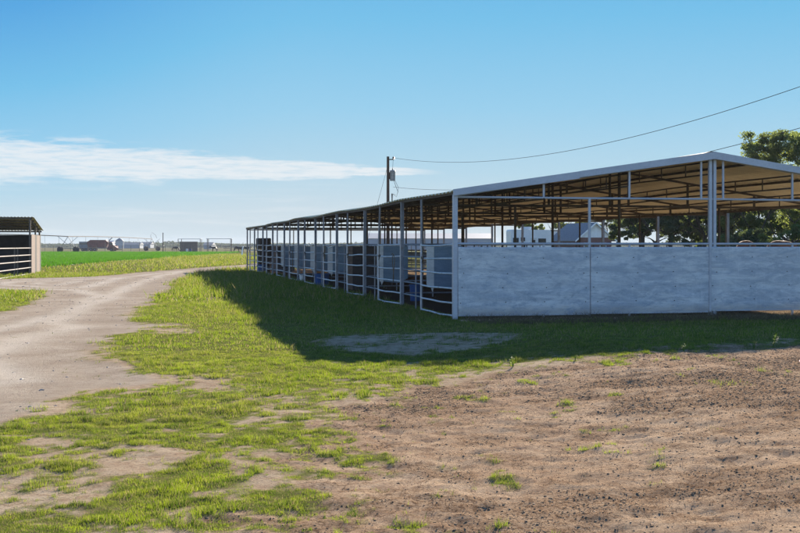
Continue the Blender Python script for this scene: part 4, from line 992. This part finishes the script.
# centre pivot irrigation line
piv = empty('irrigation_pivot', (AT(68, 290), 290, 0)); tag(piv, 'long wheeled centre pivot irrigation pipe crossing the crop field', 'irrigation system')
base = Vector((piv.location.x, piv.location.y, 0))
nodes = [Vector((AT(-60, 245), 245, 4.15)) - base, Vector((AT(68, 290), 290, 4.05)) - base, Vector((AT(152, 386), 386, 4.0)) - base]
for a, b_ in zip(nodes[:-1], nodes[1:]):
    pts = []; N = 24
    for i in range(N + 1):
        t_ = i / N; p = a.lerp(b_, t_); p.z += .25 * 4 * t_ * (1 - t_); pts.append(p)
    MB().tube(pts, .11, 8).build('pipe', M['steel'], piv, True)
    mb = MB(); d_ = (b_ - a).normalized()
    for i in range(1, N, 3): mb.tube([pts[i], pts[i] - Vector((0, 0, 1.9))], .03, 5)
    mb.build('drop_hoses', M['steel'], piv, True)
for nd in nodes[1:]:
    mb = MB()
    for s_ in (-1, 1):
        mb.tube([nd + Vector((0, 0, 0)), (nd.x + s_ * 1.9, nd.y, 1.0)], .07, 6); mb.tube([nd + Vector((s_ * 2.6, 0, .05)), (nd.x + s_ * .1, nd.y, 2.0)], .05, 5)
    mb.tube([(nd.x - 1.9, nd.y, 1.0), (nd.x + 1.9, nd.y, 1.0)], .10, 6); mb.build('tower_frame', M['grey_paint'], piv, True)
    for s_ in (-1, 1):
        MB().tube([(nd.x + s_ * 2.0 - .18, nd.y - .3, .75), (nd.x + s_ * 2.0 + .18, nd.y + .3, .75)], .75, 18).build('wheel', M['tyre'], piv, True)
nd = nodes[2]; MB().tube([nd, nd + Vector((-.5, 0, 1.0)), nd + Vector((0, 0, 2.2)), nd + Vector((1.2, 0, 1.3)), nd + Vector((1.6, 0, .3))], .05, 6).build('end_hose', M['steel'], piv, True)
# red grain truck, grey box trailer, red baler
def wheel(x, y, r, par, w=.3): w_ = MB().tube([(x, y - w / 2, r), (x, y + w / 2, r)], r, 16).build('wheel', M['tyre'], par, True); MB().tube([(x, y - w / 2 - .02, r), (x, y - w / 2 + .02, r)], r * .5, 12).build('rim', M['grey_paint'], w_, True)
tk = empty('farm_truck', place(101, 372), R(3)); tag(tk, 'faded red farm truck with a tall hopper bed beyond the crop field', 'truck')
MB().prism([(-4.0, -1.2, 1.2), (1.9, -1.2, 1.2), (2.4, -1.2, 2.9), (1.8, -1.2, 3.6), (-3.2, -1.2, 3.6), (-4.3, -1.2, 2.9)], (0, 2.4, 0)).build('hopper', M['red_paint'], tk)
MB().prism([(2.6, -1.1, .9), (5.3, -1.1, .9), (5.3, -1.1, 1.7), (4.2, -1.1, 1.9), (3.8, -1.1, 2.9), (2.6, -1.1, 3.0)], (0, 2.2, 0)).build('cab', M['red_paint'], tk)
MB().prism([(2.9, -1.13, 1.95), (3.85, -1.13, 1.95), (3.65, -1.13, 2.7), (2.9, -1.13, 2.75)], (0, .03, 0)).build('cab_window', M['glass'], tk)
MB().box((.4, 0, 1.0), (9.2, .9, .3)).build('chassis', M['steel'], tk)
for x_ in (-3.0, -1.8, 4.3):
    for y_ in (-1.05, 1.05): wheel(x_, y_, .52, tk)
MB().tube([(2.2, 0, 3.0), (3.6, .0, 4.4)], .14, 8).build('auger', M['grey_paint'], tk, True)
bt = empty('box_trailer', place(85.5, 372), R(2)); tag(bt, 'grey livestock box trailer left of the faded red truck', 'trailer')
MB().box((0, 0, 1.95), (3.6, 2.3, 2.2)).build('body', M['grey_paint'], bt); MB().box((0, -1.18, 2.35), (3.2, .03, .45)).build('vent_band', M['glass'], bt); MB().box((.2, 0, .75), (4.4, .8, .2)).build('chassis', M['steel'], bt)
for x_ in (-.7, .5):
    for y_ in (-1.1, 1.1): wheel(x_, y_, .42, bt)
bl = empty('hay_baler', place(112.8, 356), R(0)); tag(bl, 'low faded red baler in front of the truck cab beyond the crop field', 'farm machine')
MB().prism([(-1.6, -.9, .5), (1.2, -.9, .4), (1.7, -.9, 1.0), (.6, -.9, 1.7), (-1.2, -.9, 1.5)], (0, 1.8, 0)).build('body', M['red_paint'], bl); MB().box((2.2, 0, .55), (1.8, .2, .15)).build('drawbar', M['steel'], bl)
for y_ in (-1.05, 1.05): wheel(-.2, y_, .45, bl)
# far-off buildings on the horizon
def far_shed(px, Y_, w, h, lab, roofm='far_white', name='farm_building', peak=1.5):
    o = empty(name, place(px, Y_)); tag(o, lab, 'building', 'farm buildings on the horizon')
    MB().box((0, 6, h / 2), (w, 12, h)).build('wall', M['far_white'], o); MB().prism([(-w / 2 - .4, -.4, h), (-w / 2 - .4, 12.4, h), (-w / 2 - .4, 6, h + peak)], (w + .8, 0, 0)).build('roof', M[roofm], o)
far_shed(104, 700, 9, 3.4, 'pale far building just above the red truck on the horizon', 'far_white')
far_shed(131, 760, 11, 2.6, 'pale far building right of the domed tank on the horizon', 'grey_paint')
far_shed(146, 800, 6, 3.0, 'small pale far building behind the irrigation wheels', 'grey_paint')
far_shed(207.5, 620, 4.2, 2.2, 'tiny pale far building above the open pen shelter', 'grey_paint')
gb = empty('grain_bin', place(119.5, 680)); tag(gb, 'domed pale grain bin rising above the far horizon', 'grain bin')
MB().lathe((0, 0, 0), [(2.4, 0), (2.4, 4.6)], 24).build('wall', M['far_white'], gb, True); MB().lathe((0, 0, 4.6), [(2.6, 0), (1.6, .9), (.4, 1.6), (0, 1.7)], 24).build('roof', M['grey_paint'], gb, True)
# weeds standing at the edge of the lot
def weed(px, py, h, seed, lab):
    x, y = G(px, py, .15); z = float(ground_z(np.array([x]), np.array([y]))[0]); rd = random.Random(seed)
    o = empty('weed', (x, y, z)); tag(o, lab, 'weed', 'weeds at the edge of the bare dirt'); mb = MB(); lf = MB()
    for i in range(4):
        a = rd.uniform(0, 6.28); top = Vector((math.cos(a) * h * .3, math.sin(a) * h * .3, h * rd.uniform(.6, 1))); mb.tube([(0, 0, -.02), top * .5 + Vector((0, 0, .03)), top], [.004, .003, .002], 5)
        for k in range(9):
            p = top * rd.uniform(.3, 1.05); b = rd.uniform(0, 6.28); d_ = Vector((math.cos(b), math.sin(b), rd.uniform(-.2, .6))).normalized() * h * rd.uniform(.15, .28); s_ = d_.cross(Vector((0, 0, 1))).normalized() * h * .05
            n = len(lf.v); lf.v += [p, p + d_ * .5 + s_, p + d_, p + d_ * .5 - s_]; lf.f.append([n, n + 1, n + 2, n + 3])
    mb.build('stem', M['weed'], o, True); lf.build('leaves', M['weed'], o)
for i, (px, py, h, lab) in enumerate(((773, 352, .20, 'tallest green weed on the shadow line near the right edge'), (684, 356, .12, 'leafy green weed on the shadow line below the centre post'), (754, 353, .12, 'thin weed just left of the tallest weed on the shadow line'), (513, 360, .14, 'green weed at the corner where grass, dirt and shadow meet'), (575, 359, .09, 'low green weed on the shadow line right of the pale bare patch'))):
    weed(px, py, h, i, lab)

# ------------------------------------------------------------------ air
hz = MB().box((0, 900, 6.25), (3200, 2200, 15.5)).build('haze', None); hz['kind'] = 'stuff'; hz['label'] = 'thin pale haze over the far fields'; hz['category'] = 'haze'
m = bpy.data.materials.new('air'); m.use_nodes = True; t = NT(m.node_tree); out = t.add('ShaderNodeOutputMaterial'); pv = t.add('ShaderNodeVolumePrincipled')
pv.inputs['Color'].default_value = (0.80, 0.88, 1.0, 1); pv.inputs['Density'].default_value = 0.00016; pv.inputs['Anisotropy'].default_value = 0.0
t.link(pv.outputs[0], out.inputs['Volume']); hz.data.materials.append(m)
